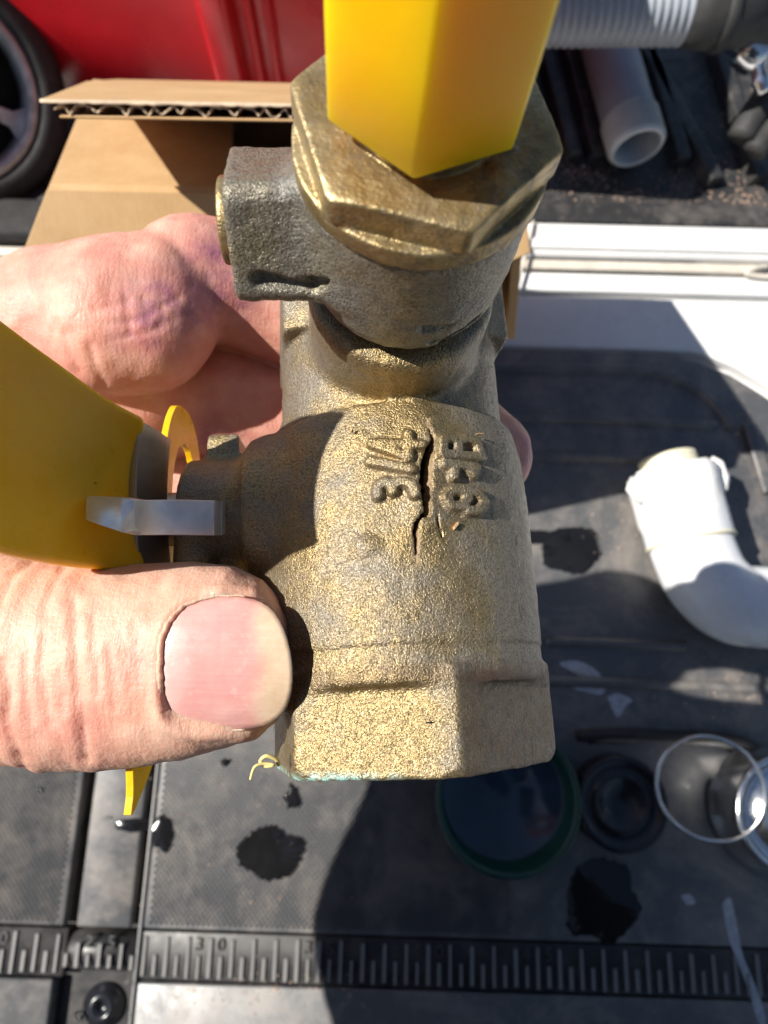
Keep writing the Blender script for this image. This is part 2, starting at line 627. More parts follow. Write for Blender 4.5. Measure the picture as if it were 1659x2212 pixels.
def black_plastic(name, c, dirt=0.5):
    b = MB(name)
    d1 = b.noise(38, 5, 0.7, 0.6); d2 = b.noise(7, 4, 0.65)
    fac = b.ramp(b.math('ADD', b.math('MULTIPLY', d1, 0.7), b.math('MULTIPLY', d2, 0.3)), [(0.46, 0.0), (0.66, 1.0)])
    col = b.mix(b.math('MULTIPLY', fac, dirt), c, (0.27, 0.235, 0.205))
    spot = b.ramp(b.noise(2.4, 3, 0.6), [(0.66, 0.0), (0.74, 0.5)])
    col = b.mix(b.math('MULTIPLY', spot, dirt), col, (0.42, 0.36, 0.31))
    b.setin('Base Color', col)
    b.setin('Roughness', b.ramp(d2, [(0.3, 0.36), (0.7, 0.55)]))
    b.nrm(b.bump(b.noise(0.9, 3), 0.07, 0.6))
    return b.m
M_BLACK = black_plastic('dusty_black_plastic', (0.080, 0.082, 0.086), 0.7)
M_BLACK.node_tree.nodes['Principled BSDF'].inputs['Specular IOR Level'].default_value = 0.9
M_LINER = black_plastic('dusty_bed_liner', (0.030, 0.030, 0.031), 0.4)
M_RULER = black_plastic('black_ruler_plastic', (0.018, 0.018, 0.019), 0.2)
M_TICK = black_plastic('worn_raised_plastic', (0.20, 0.20, 0.20), 0.6)
M_FIG = black_plastic('worn_ruler_figures', (0.05, 0.05, 0.05), 0.4)
M_WHITE = simple('white_truck_paint', (0.78, 0.78, 0.77), 0.28, 0, 0.05, 30, spec=0.5)
M_CREAM = simple('dusty_cream_seal', (0.62, 0.57, 0.49), 0.6, 0, 0.12, 10)
M_RUBBER = simple('black_rubber', (0.028, 0.028, 0.028), 0.7, 0, 0.4, 12, 0.2, 3)
M_RED = simple('red_plastic', (0.60, 0.012, 0.020), 0.32, 0, 0.12, 40, 0.05, 5)
M_PVC = simple('white_pvc', (0.76, 0.77, 0.80), 0.3, 0, 0.06, 18, 0.03, 4)
M_PVCC = simple('cream_pvc', (0.74, 0.69, 0.52), 0.4, 0, 0.08, 8)
M_GLUE = simple('dried_pvc_glue', (0.82, 0.82, 0.80), 0.45, 0, 0.06, 6, 0.5, 4)
M_CONDUIT = simple('grey_conduit', (0.33, 0.36, 0.40), 0.42, 0, 0.08, 20)
M_CONDUITL = simple('sunlit_grey_thread', (0.60, 0.61, 0.60), 0.5, 0, 0.1, 8)  # paler copy of the conduit grey, sunlight on the end put into colour
M_GREEN = simple('dark_green_plastic', (0.006, 0.045, 0.034), 0.35, 0, 0.2, 20)
M_DARK = simple('black_gloss_plastic', (0.015, 0.016, 0.02), 0.25, 0, 0.2, 20)
M_LIQ = simple('dark_blue_glue_film', (0.025, 0.05, 0.08), 0.12, 0, 0.2, 15)
M_SAND = simple('pink_sand', (0.50, 0.35, 0.26), 0.95, 0, 0.25, 3)
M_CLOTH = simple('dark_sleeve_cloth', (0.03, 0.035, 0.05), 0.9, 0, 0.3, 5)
M_TAPE = simple('yellow_thread_tape', (0.78, 0.66, 0.26), 0.5, 0, 0.1, 3)
M_WET = simple('wet_plastic', (0.010, 0.010, 0.011), 0.06, 0, 0.2, 10)
M_SPLASH = simple('white_primer_splash', (0.40, 0.43, 0.48), 0.35, 0, 0.3, 3)
M_GROUND = simple('concrete_ground', (0.30, 0.29, 0.27), 0.9, 0, 0.15, 200)
def glass():
    b = MB('water')
    b.setin('Base Color', (1, 1, 1, 1)).setin('Roughness', 0.0).setin('IOR', 1.33).setin('Transmission Weight', 1.0)
    return b.m
M_WATER = glass()

# ------------------------------------------------------------------ the valve
_B = P(880, 1570, 80.0); _T = P(832, 690, 94.0)
VM = (_B + _T) / 2
VY = (_T - _B) / np.linalg.norm(_T - _B)
VZ = np.array([0, 0, 1.0]) - VY * VY[2]; VZ /= np.linalg.norm(VZ)
VX = np.cross(VY, VZ)
VR = np.stack([VX, VY, VZ], 1)                 # valve axes in camera axes
VRW = RC @ VR
VO = c2w(VM)

def to_v(p_cam):
    return (np.asarray(p_cam, float) - VM) @ VR

def hit_body(px, py, R):
    """where the line of sight meets the barrel of radius R: arc length, axial"""
    o = to_v((0, 0, 0)); d = to_v(P(px, py, 1.0)) - o
    a = d[0] ** 2 + d[2] ** 2; b = 2 * (o[0] * d[0] + o[2] * d[2]); c = o[0] ** 2 + o[2] ** 2 - R * R
    t = (-b - math.sqrt(max(b * b - 4 * a * c, 0))) / (2 * a)
    q = o + d * t
    return np.array([math.atan2(q[0], q[2]) * R, q[1]])

RB = 16.4
def zq(zx, zy):            # close-up picture of the lettering -> barrel
    return hit_body(803.5 + zx * 0.1667, 898.6 + zy * 0.1667, RB)
STROKES = [
    [(110, 1010), (110, 900), (200, 850), (280, 880), (290, 960), (290, 880), (400, 845), (510, 890), (545, 1000)],     # 3
    [(20, 600), (500, 705)],                                                                                            # /
    [(40, 390), (620, 420)], [(470, 290), (470, 560)], [(40, 390), (470, 560)],                                          # 4
    [(880, 545), (1370, 570)], [(880, 545), (890, 380), (980, 345), (1070, 390), (1075, 550)], [(1075, 550), (1080, 390), (1180, 345), (1310, 390), (1360, 560)],  # B
    [(920, 650), (1290, 690)], [(1040, 690), (1020, 790)], [(1200, 700), (1260, 760)],
    [(930, 1045), (990, 965), (1110, 950), (1190, 1045), (1110, 1140), (990, 1130), (930, 1045)], [(1110, 950), (1290, 980), (1390, 1090), (1300, 1190), (1190, 1190)],   # 9
]
def grow(q):
    cx_, cy_, kx, ky, sx = (300, 650, 1.06, 1.10, -18) if q[0] < 720 else (1140, 770, 1.07, 1.12, 28)
    return (cx_ + (q[0] - cx_) * kx + sx, cy_ + (q[1] - cy_) * ky)
STROKES = [[zq(*grow(q)) for q in s] for s in STROKES]
BUMPC = hit_body(790, 1178, RB)
_ck = [(60, 715, 722, 728), (200, 725, 740, 752), (330, 738, 768, 822), (460, 655, 745, 808), (650, 580, 708, 798), (900, 590, 708, 795),
       (1100, 605, 688, 775), (1280, 655, 695, 768), (1330, 640, 700, 735)]
_ck = [(y, l + 0.22 * (m_ - l), m_, m_ + 0.7 * (r - m_)) for y, l, m_, r in _ck]
CK = np.array([[*zq(l, y), zq(m_, y)[0], zq(r, y)[0]] for y, l, m_, r in _ck])       # u_left, s, u_mid, u_right
_ck2 = [(1108, 912, 922, 924), (1122, 899, 906, 909), (1134, 892, 900, 904), (1160, 893, 898, 902), (1185, 894, 897, 900), (1205, 896, 898, 899), (1216, 900, 901, 901)]
CK2 = np.array([[*hit_body(l, y, RB), hit_body(m_, y, RB)[0], hit_body(r, y, RB)[0]] for y, l, m_, r in _ck2])
CK3 = [hit_body(*q, RB) for q in ((942, 1112), (945, 1133), (950, 1147), (954, 1160))]
def crack(u, s, dep, K):
    o = np.argsort(K[:, 1]); k = K[o]
    z0_ = np.zeros_like(s)
    jag = 0.13 * vnoise(np.stack([s * 1.9, z0_, z0_], 1), 31) + 0.06 * vnoise(np.stack([s * 4.7, z0_, z0_], 1), 32)
    ul = np.interp(s, k[:, 1], k[:, 0]) + jag - 0.12 * np.clip(dep, 0, 1)
    um = np.interp(s, k[:, 1], k[:, 2]) + jag * 0.8
    ur = np.interp(s, k[:, 1], k[:, 3]) + jag * 0.7
    ub = ur + (um - ur) * np.clip(dep / 1.0, 0, 1)
    return np.maximum.reduce([ul - u, u - ub, k[0, 1] - s, s - k[-1, 1], dep - 7.5])

BA = math.radians(4.2)
BD = np.array([math.sin(BA), 0, math.cos(BA)])       # branch direction
BE = np.array([math.cos(BA), 0, -math.sin(BA)])
BS0 = 18.0
def br_co(p):
    return p @ BE, p[:, 1] - BS0, p @ BD              # u, w, d

def hexd(x, y, apo, ang):
    """distance to hexagon whose first corner direction is ang from +y"""
    d = np.full(len(x), -1e9)
    for k in range(6):
        a = ang + math.radians(30 + 60 * k)
        d = smax(d, x * math.sin(a) + y * math.cos(a) - apo, 0.5)
    return d

def body_sdf(p, detail=True):
    x, s, z = p[:, 0], p[:, 1], p[:, 2]
    r = np.hypot(x, z)
    th = np.arctan2(x, z)
    u = th * RB
    # barrel
    Rs = np.interp(s, [-23, -21.6, -18.6, -18.4, -12, -2, 3.5, 6.0, 7.6], [16.05, 16.15, 16.15, 16.3, 16.4, 16.35, 16.1, 15.75, 15.4])
    d = smax(r - Rs, np.maximum(-22.3 - s, s - 7.8), 0.7)
    # spout end and far end hexagons
    hx = hexd(x, z, 14.55, math.radians(16))
    e1 = smax(np.maximum(hx, r - 17.0), np.maximum(-31.0 - s, s + 20.5), 0.5)
    e1 = smax(e1, r - (15.9 + (s + 31.0) * 0.75), 0.35)
    d = smin(d, e1, 0.9)
    d = smin(d, cyl(r, s, 14.1, 5.0, 22.0), 0.6)
    e2 = smax(np.maximum(hexd(x, z, 14.2, math.radians(10)), r - 16.6), np.maximum(19.6 - s, s - 33.0), 0.6)
    d = smin(d, e2, 0.8)
    # neck of the branch
    bu, bw, bd = br_co(p)
    br = np.hypot(bu, bw)
    d = smin(d, cyl(br, bd, 9.8, 4.0, 22.0, 1.8), 1.1)
    # stem boss on the left with its stops
    rb = np.hypot(s + 0.2, z)
    d = smin(d, cyl(rb, -x, 7.3, 8.0, 26.0, 1.0), 5.0)
    d = smin(d, cyl(rb, -x, 8.6, 8.0, 17.0, 1.0), 4.0)
    lug = smax(np.maximum(np.abs(x + 21.6) - 2.0, np.abs(z + 1.0) - 3.2), np.maximum(-s, s - 10.4), 0.9)
    d = smin(d, lug, 1.0)
    lug2 = smax(np.hypot(x + 24.3, z - 4.0) - 2.5, np.maximum(-7.6 - s, s - 0), 0.6)
    d = smin(d, lug2, 0.5)
    # bores
    d = np.maximum(d, -cyl(r, s, 12.6, -40, -19.0))
    d = np.maximum(d, -cyl(r, s, 12.4, 19.0, 40))
    d = np.maximum(d, -cyl(r, s, 10.2, -40, 40))
    if detail:
        near = (z > 2) & (np.abs(d) < 3)
        if near.any():
            q = np.stack([u[near], s[near]], 1)
            dd = np.full(len(q), 9.0)
            for st in STROKES:
                dd = np.minimum(dd, poly_dist(q, st))
            raise_ = 0.85 * (1 - sstep(0.34, 0.80, dd))
            bc = np.hypot(q[:, 0] - BUMPC[0], (q[:, 1] - BUMPC[1]) * 1.2)
            raise_ += 0.45 * (1 - sstep(0.3, 2.2, bc))
            ck = poly_dist(q, [(k[0] * 0.5 + k[3] * 0.5, k[1]) for k in CK])
            raise_ += 0.55 * np.exp(-(ck / 2.2) ** 2)
            raise_ += 0.05 * vnoise(np.stack([q[:, 0] * 0.7, q[:, 1] * 0.7, q[:, 0] * 0], 1), 3) + 0.035 * vnoise(np.stack([q[:, 0] * 1.7, q[:, 1] * 1.7, q[:, 0] * 0], 1), 5)
            # fine parting line
            raise_ -= 0.12 * np.exp(-((q[:, 1] + 18.45) / 0.16) ** 2)
            dn = d[near] - raise_
            dep = RB - r[near]
            dn = np.maximum(dn, -crack(q[:, 0], q[:, 1], dep, CK))
            dn = np.maximum(dn, -crack(q[:, 0], q[:, 1], dep, CK2))
            c3 = np.maximum(poly_dist(q, CK3) - 0.11, dep - 2.0)
            dn = np.maximum(dn, -c3)
            d[near] = dn
    return d

valve = empty('brass_valve', VO, VRW)
tag(valve, 'cracked cast brass ball valve with yellow cap and lever, held in the hand', 'valve')
V, Q = sdf_mesh('body', body_sdf, (-29, -32.5, -18.5), (18.5, 34.5, 22.5), 0.25)
me = quick_mesh('body', V, Q)
_r = np.hypot(V[:, 0], V[:, 2]); _u = np.arctan2(V[:, 0], V[:, 2]) * RB; _dep = RB - _r
_c = np.minimum(crack(_u, V[:, 1], _dep, CK), crack(_u, V[:, 1], _dep, CK2))
vattr(me, 'fresh', ((_c < 0.22) & (_dep > -0.25) & (_dep < 1.5) & (V[:, 2] > 5)).astype(float))
vattr(me, 'teal', sstep(-29.9, -30.8, V[:, 1]) * sstep(2, -9, V[:, 0]))
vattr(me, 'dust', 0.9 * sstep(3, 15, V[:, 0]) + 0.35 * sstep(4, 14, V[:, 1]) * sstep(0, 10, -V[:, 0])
      - 0.5 * np.exp(-((V[:, 0] + 3) / 6) ** 2 - ((V[:, 1] + 26) / 6) ** 2) - 0.35 * np.exp(-((V[:, 0]) / 6) ** 2 - ((V[:, 1] - 9) / 6) ** 2))  # dust, with the grazing light's greyer right side put into the colour
_th = np.degrees(np.arctan2(V[:, 0], V[:, 2]))
vattr(me, 'brown_tone', 0.75 * sstep(16.5, 18.5, _th) * sstep(-20.9, -21.6, V[:, 1]) + 0.5 * sstep(-20.0, -20.8, V[:, 1]) * sstep(-22.6, -21.8, V[:, 1]))  # browner right hexagon facet and a brown band along the ledge
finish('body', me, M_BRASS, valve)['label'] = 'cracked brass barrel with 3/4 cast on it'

def branch_sdf(p):
    u, w, d = br_co(p)
    r = np.hypot(u, w)
    q = smax(r - np.interp(d, [23.2, 26.0, 30, 38.4], [8.6, 9.5, 9.8, 9.9]), np.maximum(23.5 - d, d - 38.4), 0.9)
    q = smin(q, cyl(r, d, 6.4, 18.0, 27.0, 0.8), 0.8)
    # side nub
    rn = np.hypot(w, d - 31.0)
    ca_, sa_ = math.cos(0.50), math.sin(0.50)
    w2 = w * ca_ - (d - 31.0) * -sa_ * -1; d2 = w * sa_ + (d - 31.0) * ca_
    sq = smax(np.abs(w2) - 5.35, np.abs(d2) - 5.2, 1.6)
    sq = smax(sq, (w2 + d2) * 0.7071 - 6.3, 0.5)
    nub = smax(sq, np.maximum(-u - 15.9, u), 0.6)
    q = smin(q, nub, 2.2)
    # casting gouges
    for (a, b) in (((2.2, -8.8, 25.6), (6.2, -7.0, 26.6)), ((3.6, -8.4, 24.2), (6.6, -6.6, 25.0)), ((1.0, -9.7, 29.0), (3.2, -9.3, 28.4)), ((-13.5, -5.9, 31.2), (-10.0, -6.1, 30.6)), ((-9.0, -6.1, 30.8), (-7.2, -6.0, 31.6))):
        a = np.array(a); b = np.array(b)
        pu = np.stack([u, w, d], 1)
        q = smax(q, -seg_cap(pu, a, b, 0.75, 0.45), 0.4)
    pu = np.stack([u, w, d], 1)
    q = q - 0.06 * vnoise(pu * 0.9, 7) - 0.03 * vnoise(pu * 2.0, 8)
    return q
V, Q = sdf_mesh('branch', branch_sdf, (-19, 6, 14), (15, 30, 41), 0.25)
finish('drain_branch', quick_mesh('drain_branch', V, Q), M_GREY, valve)['label'] = 'dark weathered side branch with a stub outlet'

def stub_sdf(p):
    u, w, d = br_co(p)
    rn = np.hypot(w - 0.2, d - 31.0)
    return smax(rn - 3.7, np.maximum(-u - 16.9, u + 14.5), 0.4)
V, Q = sdf_mesh('stub', stub_sdf, (-21, 10, 22), (-10, 26, 38), 0.25)
finish('stub_plug', quick_mesh('stub_plug', V, Q), M_NUT, valve)

NUT_A = math.radians(180 - 14)
def nut_sdf(p):
    u, w, d = br_co(p)
    r = np.hypot(u, w)
    q = smax(hexd(u, w, 9.15, NUT_A), np.maximum(40.2 - d, d - 43.0), 0.3)
    q = smax(q, (d - 43.2) + (r - 9.2) * 0.35, 0.3)
    q = np.minimum(q, cyl(r, d, 10.15, 38.3, 40.3, 0.3))
    q = np.minimum(q, cyl(r, d, 5.6, 42.0, 44.4, 0.6))
    pu = np.stack([u, w, d], 1)
    # a nick across the front facet
    q = smax(q, -seg_cap(pu, (-6.4, -8.0, 43.2), (-6.4, -7.9, 40.4), 0.3, 0.2), 0.2)
    return q - 0.04 * vnoise(pu * 1.3, 4)
V, Q = sdf_mesh('nut', nut_sdf, (-13, 4, 36), (17, 32, 46), 0.2)
finish('hex_nut', quick_mesh('hex_nut', V, Q), M_NUT, valve)['label'] = 'bright brass hexagon nut under the cap'

# yellow cap: hexagonal moulding
def cap_mesh():
    n = 6
    v, f = [], []
    c0 = np.array([-0.22, 0.15])
    lv = [(44.5, 7.45), (44.8, 7.6), (52, 7.65), (64, 7.6), (65.5, 6.9)]
    for d, R in lv:
        for k in range(n):
            a = math.radians(180 + 10.5 + 60 * k)
            q = c0 + R * np.array([math.sin(a) * 1.0, math.cos(a)])
            v.append(BE * q[0] + np.array([0, BS0 + q[1], 0]) + BD * d)
    for i in range(len(lv) - 1):
        for k in range(n):
            k2 = (k + 1) % n
            f.append((i * n + k, (i + 1) * n + k, (i + 1) * n + k2, i * n + k2))
    f.append(tuple(range(n))); f.append(tuple(reversed([(len(lv) - 1) * n + k for k in range(n)])))
    return v, f
v, f = cap_mesh()
cap = mk('cap', v, f, M_CAP, valve, True, None, 0.35, 3)
cap['label'] = 'translucent yellow plastic cap over the nut'

# ---- lever, locking plate and tab, drawn in camera axes then moved to the valve's
def vv(pts):
    return [to_v(q) for q in pts]

def lever_mesh(path, thick, bow):
    """path rows: x, Z, y_top, y_bottom (camera axes, mm)"""
    p = spline(path, 40)
    m = 13
    v, f = [], []
    nrm = np.gradient(p[:, :2], axis=0)
    for i in range(len(p)):
        tx, tz = nrm[i] / np.linalg.norm(nrm[i])
        nx, nz = -tz, tx                    # in (x, Z): the side that faces the camera
        for side in (0, 1):
            for j in range(m):
                w = j / (m - 1)
                y = p[i, 3] + (p[i, 2] - p[i, 3]) * w
                b = bow[0] * (1 - (2 * w - 1) ** 2) + (thick if side else 0)
                v.append((p[i, 0] + nx * b, y, -(p[i, 1] + nz * b)))
    N = 2 * m
    for i in range(len(p) - 1):
        for j in range(m - 1):
            f.append((i * N + j, i * N + j + 1, (i + 1) * N + j + 1, (i + 1) * N + j))
            f.append((i * N + m + j, (i + 1) * N + m + j, (i + 1) * N + m + j + 1, i * N + m + j + 1))
        f.append((i * N, (i + 1) * N, (i + 1) * N + m, i * N + m))
        f.append((i * N + m - 1, i * N + 2 * m - 1, (i + 1) * N + 2 * m - 1, (i + 1) * N + m - 1))
    for i in (0, len(p) - 1):
        for j in range(m - 1):
            q = (i * N + j, i * N + m + j, i * N + m + j + 1, i * N + j + 1)
            f.append(q if i == 0 else q[::-1])
    return vv(v), f
LP = [(-29.2, 80.0, 10.7, -6.6), (-32.2, 75.5, 12.6, -6.3), (-35.5, 70.0, 15.6, -5.2), (-38.8, 63.5, 18.8, -3.2), (-41.0, 55, 21.0, 0.5), (-42.2, 44, 23.6, 5.5), (-42.6, 34.5, 25.0, 9.5)]
v, f = lever_mesh(LP, 2.6, (-2.2,))
lever = mk('lever', v, f, M_LEVER, valve, True, None, 0.9, 3)
lever['label'] = 'yellow vinyl dipped lever'
v, f = lever_mesh([(-28.2, 84.5, 9.0, -6.6), (-28.4, 83.4, 9.2, -6.6), (-28.9, 81.6, 9.8, -6.5), (-29.9, 79.0, 10.6, -6.5)], 2.0, (-0.5,))
mk('lever_plate', v, f, M_STEELD, lever, True, None, 0.5, 2)
LC = [(14.6, 94), (13.4, 99), (9, 103), (2, 105), (-8, 104), (-18, 98), (-26, 90), (-33.4, 76.4), (-31, 76.0), (-24, 76.2), (-14, 81), (-4, 84), (5, 86), (11, 88.6), (14, 91.4)]
HO = [(9.6, 95.5), (8.6, 98.4), (5, 100.6), (0, 101), (-4, 99.5), (-5, 96), (-4, 92), (0, 90), (5, 90.4), (8.6, 92.6)]
def plate_mesh():
    x0, x1 = -28.7, -27.9
    bm = bmesh.new()
    def ring(pts, x):
        return [bm.verts.new(Vector(to_v((x + 0.05 * 0, y, -Z))) * S) for y, Z in pts]
    o0, i0 = ring(spline(LC + LC[:1], 64)[:-1], x0), ring(spline(HO + HO[:1], 32)[:-1], x0)
    o1, i1 = ring(spline(LC + LC[:1], 64)[:-1], x1), ring(spline(HO + HO[:1], 32)[:-1], x1)
    def loop(r):
        return [bm.edges.new((r[k], r[(k + 1) % len(r)])) for k in range(len(r))]
    for a, b in ((o0, i0), (o1, i1)):
        bmesh.ops.triangle_fill(bm, use_beauty=True, edges=loop(a) + loop(b))
    for a, b in ((o0, o1), (i0, i1)):
        for k in range(len(a)):
            bm.faces.new((a[k], a[(k + 1) % len(a)], b[(k + 1) % len(a)], b[k]))
    bmesh.ops.recalc_face_normals(bm, faces=bm.faces)
    me = bpy.data.meshes.new('locking_plate')
    bm.to_mesh(me); bm.free()
    return me
lp = finish('locking_plate', plate_mesh(), M_LEVER, valve, False)
lp['label'] = 'thin yellow locking plate with a slot, below and above the thumb'

# bent bright tab over the stem
def strip(pa, th):
    """pa: rows of (px, py_top, py_bottom, Z)"""
    v, f = [], []
    n = len(pa)
    for px, yt, yb, Z in pa:
        tw = 2.0 if px < 280 else 0.0
        a, b = P(px, yt, Z + tw), P(px, yb, Z - tw)
        c, d = a + np.array([0.5, 0, -th]), b + np.array([0.5, 0, -th])
        v += [a, b, d, c]
    for i in range(n - 1):
        for k in range(4):
            k2 = (k + 1) % 4
            f.append((i * 4 + k, i * 4 + k2, (i + 1) * 4 + k2, (i + 1) * 4 + k))
    f.append((3, 2, 1, 0)); f.append(tuple((n - 1) * 4 + k for k in range(4)))
    return vv(v), f
v, f = strip([(184, 1076, 1122, 72.3), (192, 1071, 1126, 71.9), (262, 1074, 1150, 71.5), (290, 1079, 1157, 72.0), (306, 1080, 1156, 73.0), (380, 1079, 1156, 75.8), (462, 1081, 1157, 77.0), (473, 1084, 1154, 78.2)], 1.7)
mk('lock_tab', v, f, M_STEEL, valve, True, None, 0.3, 2)['label'] = 'bright bent steel tab in front of the stem'
# stem behind the tab
v, f = lathev([(0, 0), (3.2, 0), (3.4, 0.3), (3.4, 7.2), (0, 7.2)], 24, frame_z((-1, 0, 0)), (-25.5, -0.2, 0))
mk('stem', v, f, M_STEELD, valve)
# frayed thread tape at the lower end
tp = [P(602, 1652, 69), P(596, 1640, 68.5), P(575, 1633, 68), P(562, 1645, 68), P(575, 1655, 67.6), P(592, 1652, 67.6), P(570, 1650, 67.4), P(552, 1655, 67), P(545, 1668, 67), P(541, 1684, 67)]
v, f = tubev(vv(spline(tp, 50)), np.linspace(0.22, 0.13, 50), 6)
mk('thread_tape', v, f, M_TAPE, valve)
# stray fibres and a crumb of debris
for pts, r in (([P(536, 336, 62), P(538, 328, 62), P(537, 321, 62)], 0.05), ([P(524, 612, 62), P(532, 602, 60.5), P(545, 598, 60)], 0.045),
               ([P(503, 420, 60), P(510, 440, 60), P(511, 500, 60), P(507, 540, 60)], 0.07)):
    v, f = tubev(vv(spline(pts, 12)), r, 5)
    mk('stray_fibre', v, f, M_TAPE, valve)

def on_barrel(px, py, lift):
    o = to_v((0, 0, 0)); d = to_v(P(px, py, 1.0)) - o
    R = RB + 0.25
    a = d[0] ** 2 + d[2] ** 2; b = 2 * (o[0] * d[0] + o[2] * d[2]); c = o[0] ** 2 + o[2] ** 2 - R * R
    t = (-b - math.sqrt(max(b * b - 4 * a * c, 0))) / (2 * a)
    q = o + d * t
    n = np.array([q[0], 0, q[2]]) / math.hypot(q[0], q[2])
    return q + n * lift, n
for px, py, L, w, ang in ((984, 1136, 0.45, 0.13, 0.9), (1035, 938, 0.55, 0.08, 0.2), (908, 1560, 0.4, 0.08, 0.0), (760, 930, 0.2, 0.12, 1.2)):
    q, n = on_barrel(px, py, 0.12)
    e = np.cross((0, 1, 0), n); ax_ = e * math.cos(ang) + np.array([0, 1, 0]) * math.sin(ang); bx_ = np.cross(n, ax_)
    v = [q + ax_ * i * L + bx_ * j * w + n * k for k in (-0.3, 0.12) for i, j in ((-1, -0.6), (0.7, -1), (1, 0.7), (-0.6, 1))]
    mk('debris_fleck', v, BOXF, M_CARD, valve, False)

# ------------------------------------------------------------------ the hand
def pxy(p):
    Z = -p[:, 2]
    return np.stack([CX + p[:, 0] * F0 / Z, CY - p[:, 1] * F0 / Z], 1)

TH = np.array([  # x, y, Z, half width, half thickness
    (-96.0, -24.0, 104.0, 18.0, 17.0), (-76.0, -20.5, 94.0, 15.0, 14.0), (-58.0, -17.6, 84.5, 12.6, 12.0), (-42.2, -16.5, 78.8, 11.7, 10.8), (-37.1, -17.2, 78.2, 11.6, 10.4), (-32.0, -17.3, 77.6, 11.3, 10.1), (-26.9, -16.9, 77.0, 11.05, 9.7),
    (-21.8, -16.3, 76.3, 10.75, 9.25), (-16.8, -15.8, 75.5, 9.75, 8.3), (-13.7, -15.8, 75.0, 8.35, 7.2), (-11.7, -16.0, 74.6, 6.7, 5.8), (-10.5, -16.3, 74.4, 4.8, 4.2), (-9.7, -16.4, 74.3, 2.2, 2.0), (-9.4, -16.4, 74.3, 0.25, 0.25)])
NAIL = [(347, 1450), (350, 1388), (369, 1343), (405, 1308), (470, 1290), (540, 1293), (588, 1318), (618, 1372), (632, 1440), (629, 1500), (608, 1545), (560, 1570), (470, 1574), (395, 1568), (358, 1545), (349, 1500)]
NAIL = [tuple(q) for q in spline(NAIL + NAIL[:1], 48)[:-1]]
CREASES = [([(160, 1300), (164, 1420), (172, 1500), (180, 1590), (186, 1640)], 0.5, 8), ([(97, 1375), (92, 1440), (100, 1530), (112, 1560)], 0.3, 7), ([(236, 1400), (245, 1470), (250, 1530)], 0.28, 5),
           ([(8, 1430), (22, 1500), (12, 1560), (45, 1640), (60, 1675)], 0.5, 8), ([(95, 1330), (118, 1255), (140, 1225)], 0.35, 6), ([(0, 1300), (30, 1240), (70, 1215)], 0.35, 6), ([(130, 1450), (136, 1540)], 0.2, 5),
           ([(200, 1330), (206, 1420), (212, 1500)], 0.18, 5), ([(290, 1340), (296, 1440)], 0.12, 5), ([(60, 1380), (56, 1480), (66, 1560)], 0.25, 6)]
def thumb_sdf(p):
    x = p[:, 0]
    o = TH[:, 0]
    xc = np.clip(x, o[0], o[-1])
    cy, cz, a, b = (np.interp(xc, o, TH[:, k]) for k in (1, 2, 3, 4))
    yy, zz = (p[:, 1] - cy), (p[:, 2] + cz)
    # the nail side is a little flatter than the pad
    rho = (np.abs(yy / a) ** 2.25 + np.abs(zz / b) ** 2.25) ** (1 / 2.25)
    d = (rho - 1) * np.minimum(a, b)
    d = np.where(x > o[-1], np.hypot(np.maximum(d, 0), x - o[-1]), d)
    d = np.where(x < o[0], np.hypot(np.maximum(d, 0), o[0] - x), d)
    return d

def thumb_relief(p):
    q = pxy(p)
    front = -p[:, 2] < np.interp(p[:, 0], TH[:, 0], TH[:, 2]) - 1.0
    disp = np.zeros(len(p))
    for ln, dep, wd_ in CREASES:
        t = poly_dist(q, ln)
        disp += -0.75 * dep * np.exp(-(t / wd_) ** 2) * (0.7 + 0.3 * vnoise(p * 0.8, 17)) + 0.22 * dep * np.exp(-((t - 3.2 * wd_) / (1.9 * wd_)) ** 2)
    sd = poly_sd(q, NAIL)
    tipw = sstep(600, 540, q[:, 0])
    disp += 0.42 * np.exp(-((sd - 14) / 14) ** 2) * tipw * sstep(-4, 6, sd)
    disp += 0.15 * np.exp(-((sd - 4) / 7) ** 2) * sstep(420, 350, q[:, 0])
    disp -= 0.55 * sstep(2, -14, sd)
    disp += 0.16 * vnoise(np.column_stack([p[:, 0] * 0.55, p[:, 1] * 0.28, p[:, 2] * 0.3]), 2) + 0.05 * vnoise(p * np.array([1.6, 0.8, 1.0]), 9)
    return np.where(front, disp, 0)

def chain(p, rows, k=1.0):
    pts = [(P(a, b, Z), r) for a, b, Z, r in rows]
    d = None
    for (a, ra), (b, rb) in zip(pts[:-1], pts[1:]):
        e = seg_cap(p, a, b, ra, rb)
        d = e if d is None else smin(d, e, k)
    return d
F1A = [(-330, 900, 122, 13.5), (-160, 800, 116, 12.4), (0, 735, 112, 11.7), (130, 700, 109, 11.4), (250, 682, 107, 11.5), (330, 660, 108, 11.0)]
F1L = [(225, 742, 104, 7.6), (330, 735, 104.5, 7.4)]
F1B = [(415, 608, 111.5, 10.2), (520, 620, 114.5, 9.9), (660, 680, 117, 9.5), (820, 790, 118.5, 9.0), (950, 900, 115, 8.4), (1046, 985, 105.5, 7.4)]
F2 = [(-330, 1010, 128, 13), (-60, 950, 126, 11.6), (150, 905, 124, 11), (330, 868, 122, 10.4), (480, 862, 123, 10.0), (640, 890, 125, 9.6), (850, 960, 124, 8.8), (960, 1020, 119, 8.2)]
F2C = [(200, 855, 112, 8.5), (300, 880, 115, 8.5)]
F3 = [(-330, 1160, 132, 12.5), (0, 1090, 132, 11), (300, 1040, 131, 10.5), (560, 1035, 131, 9.8), (800, 1090, 128, 9)]
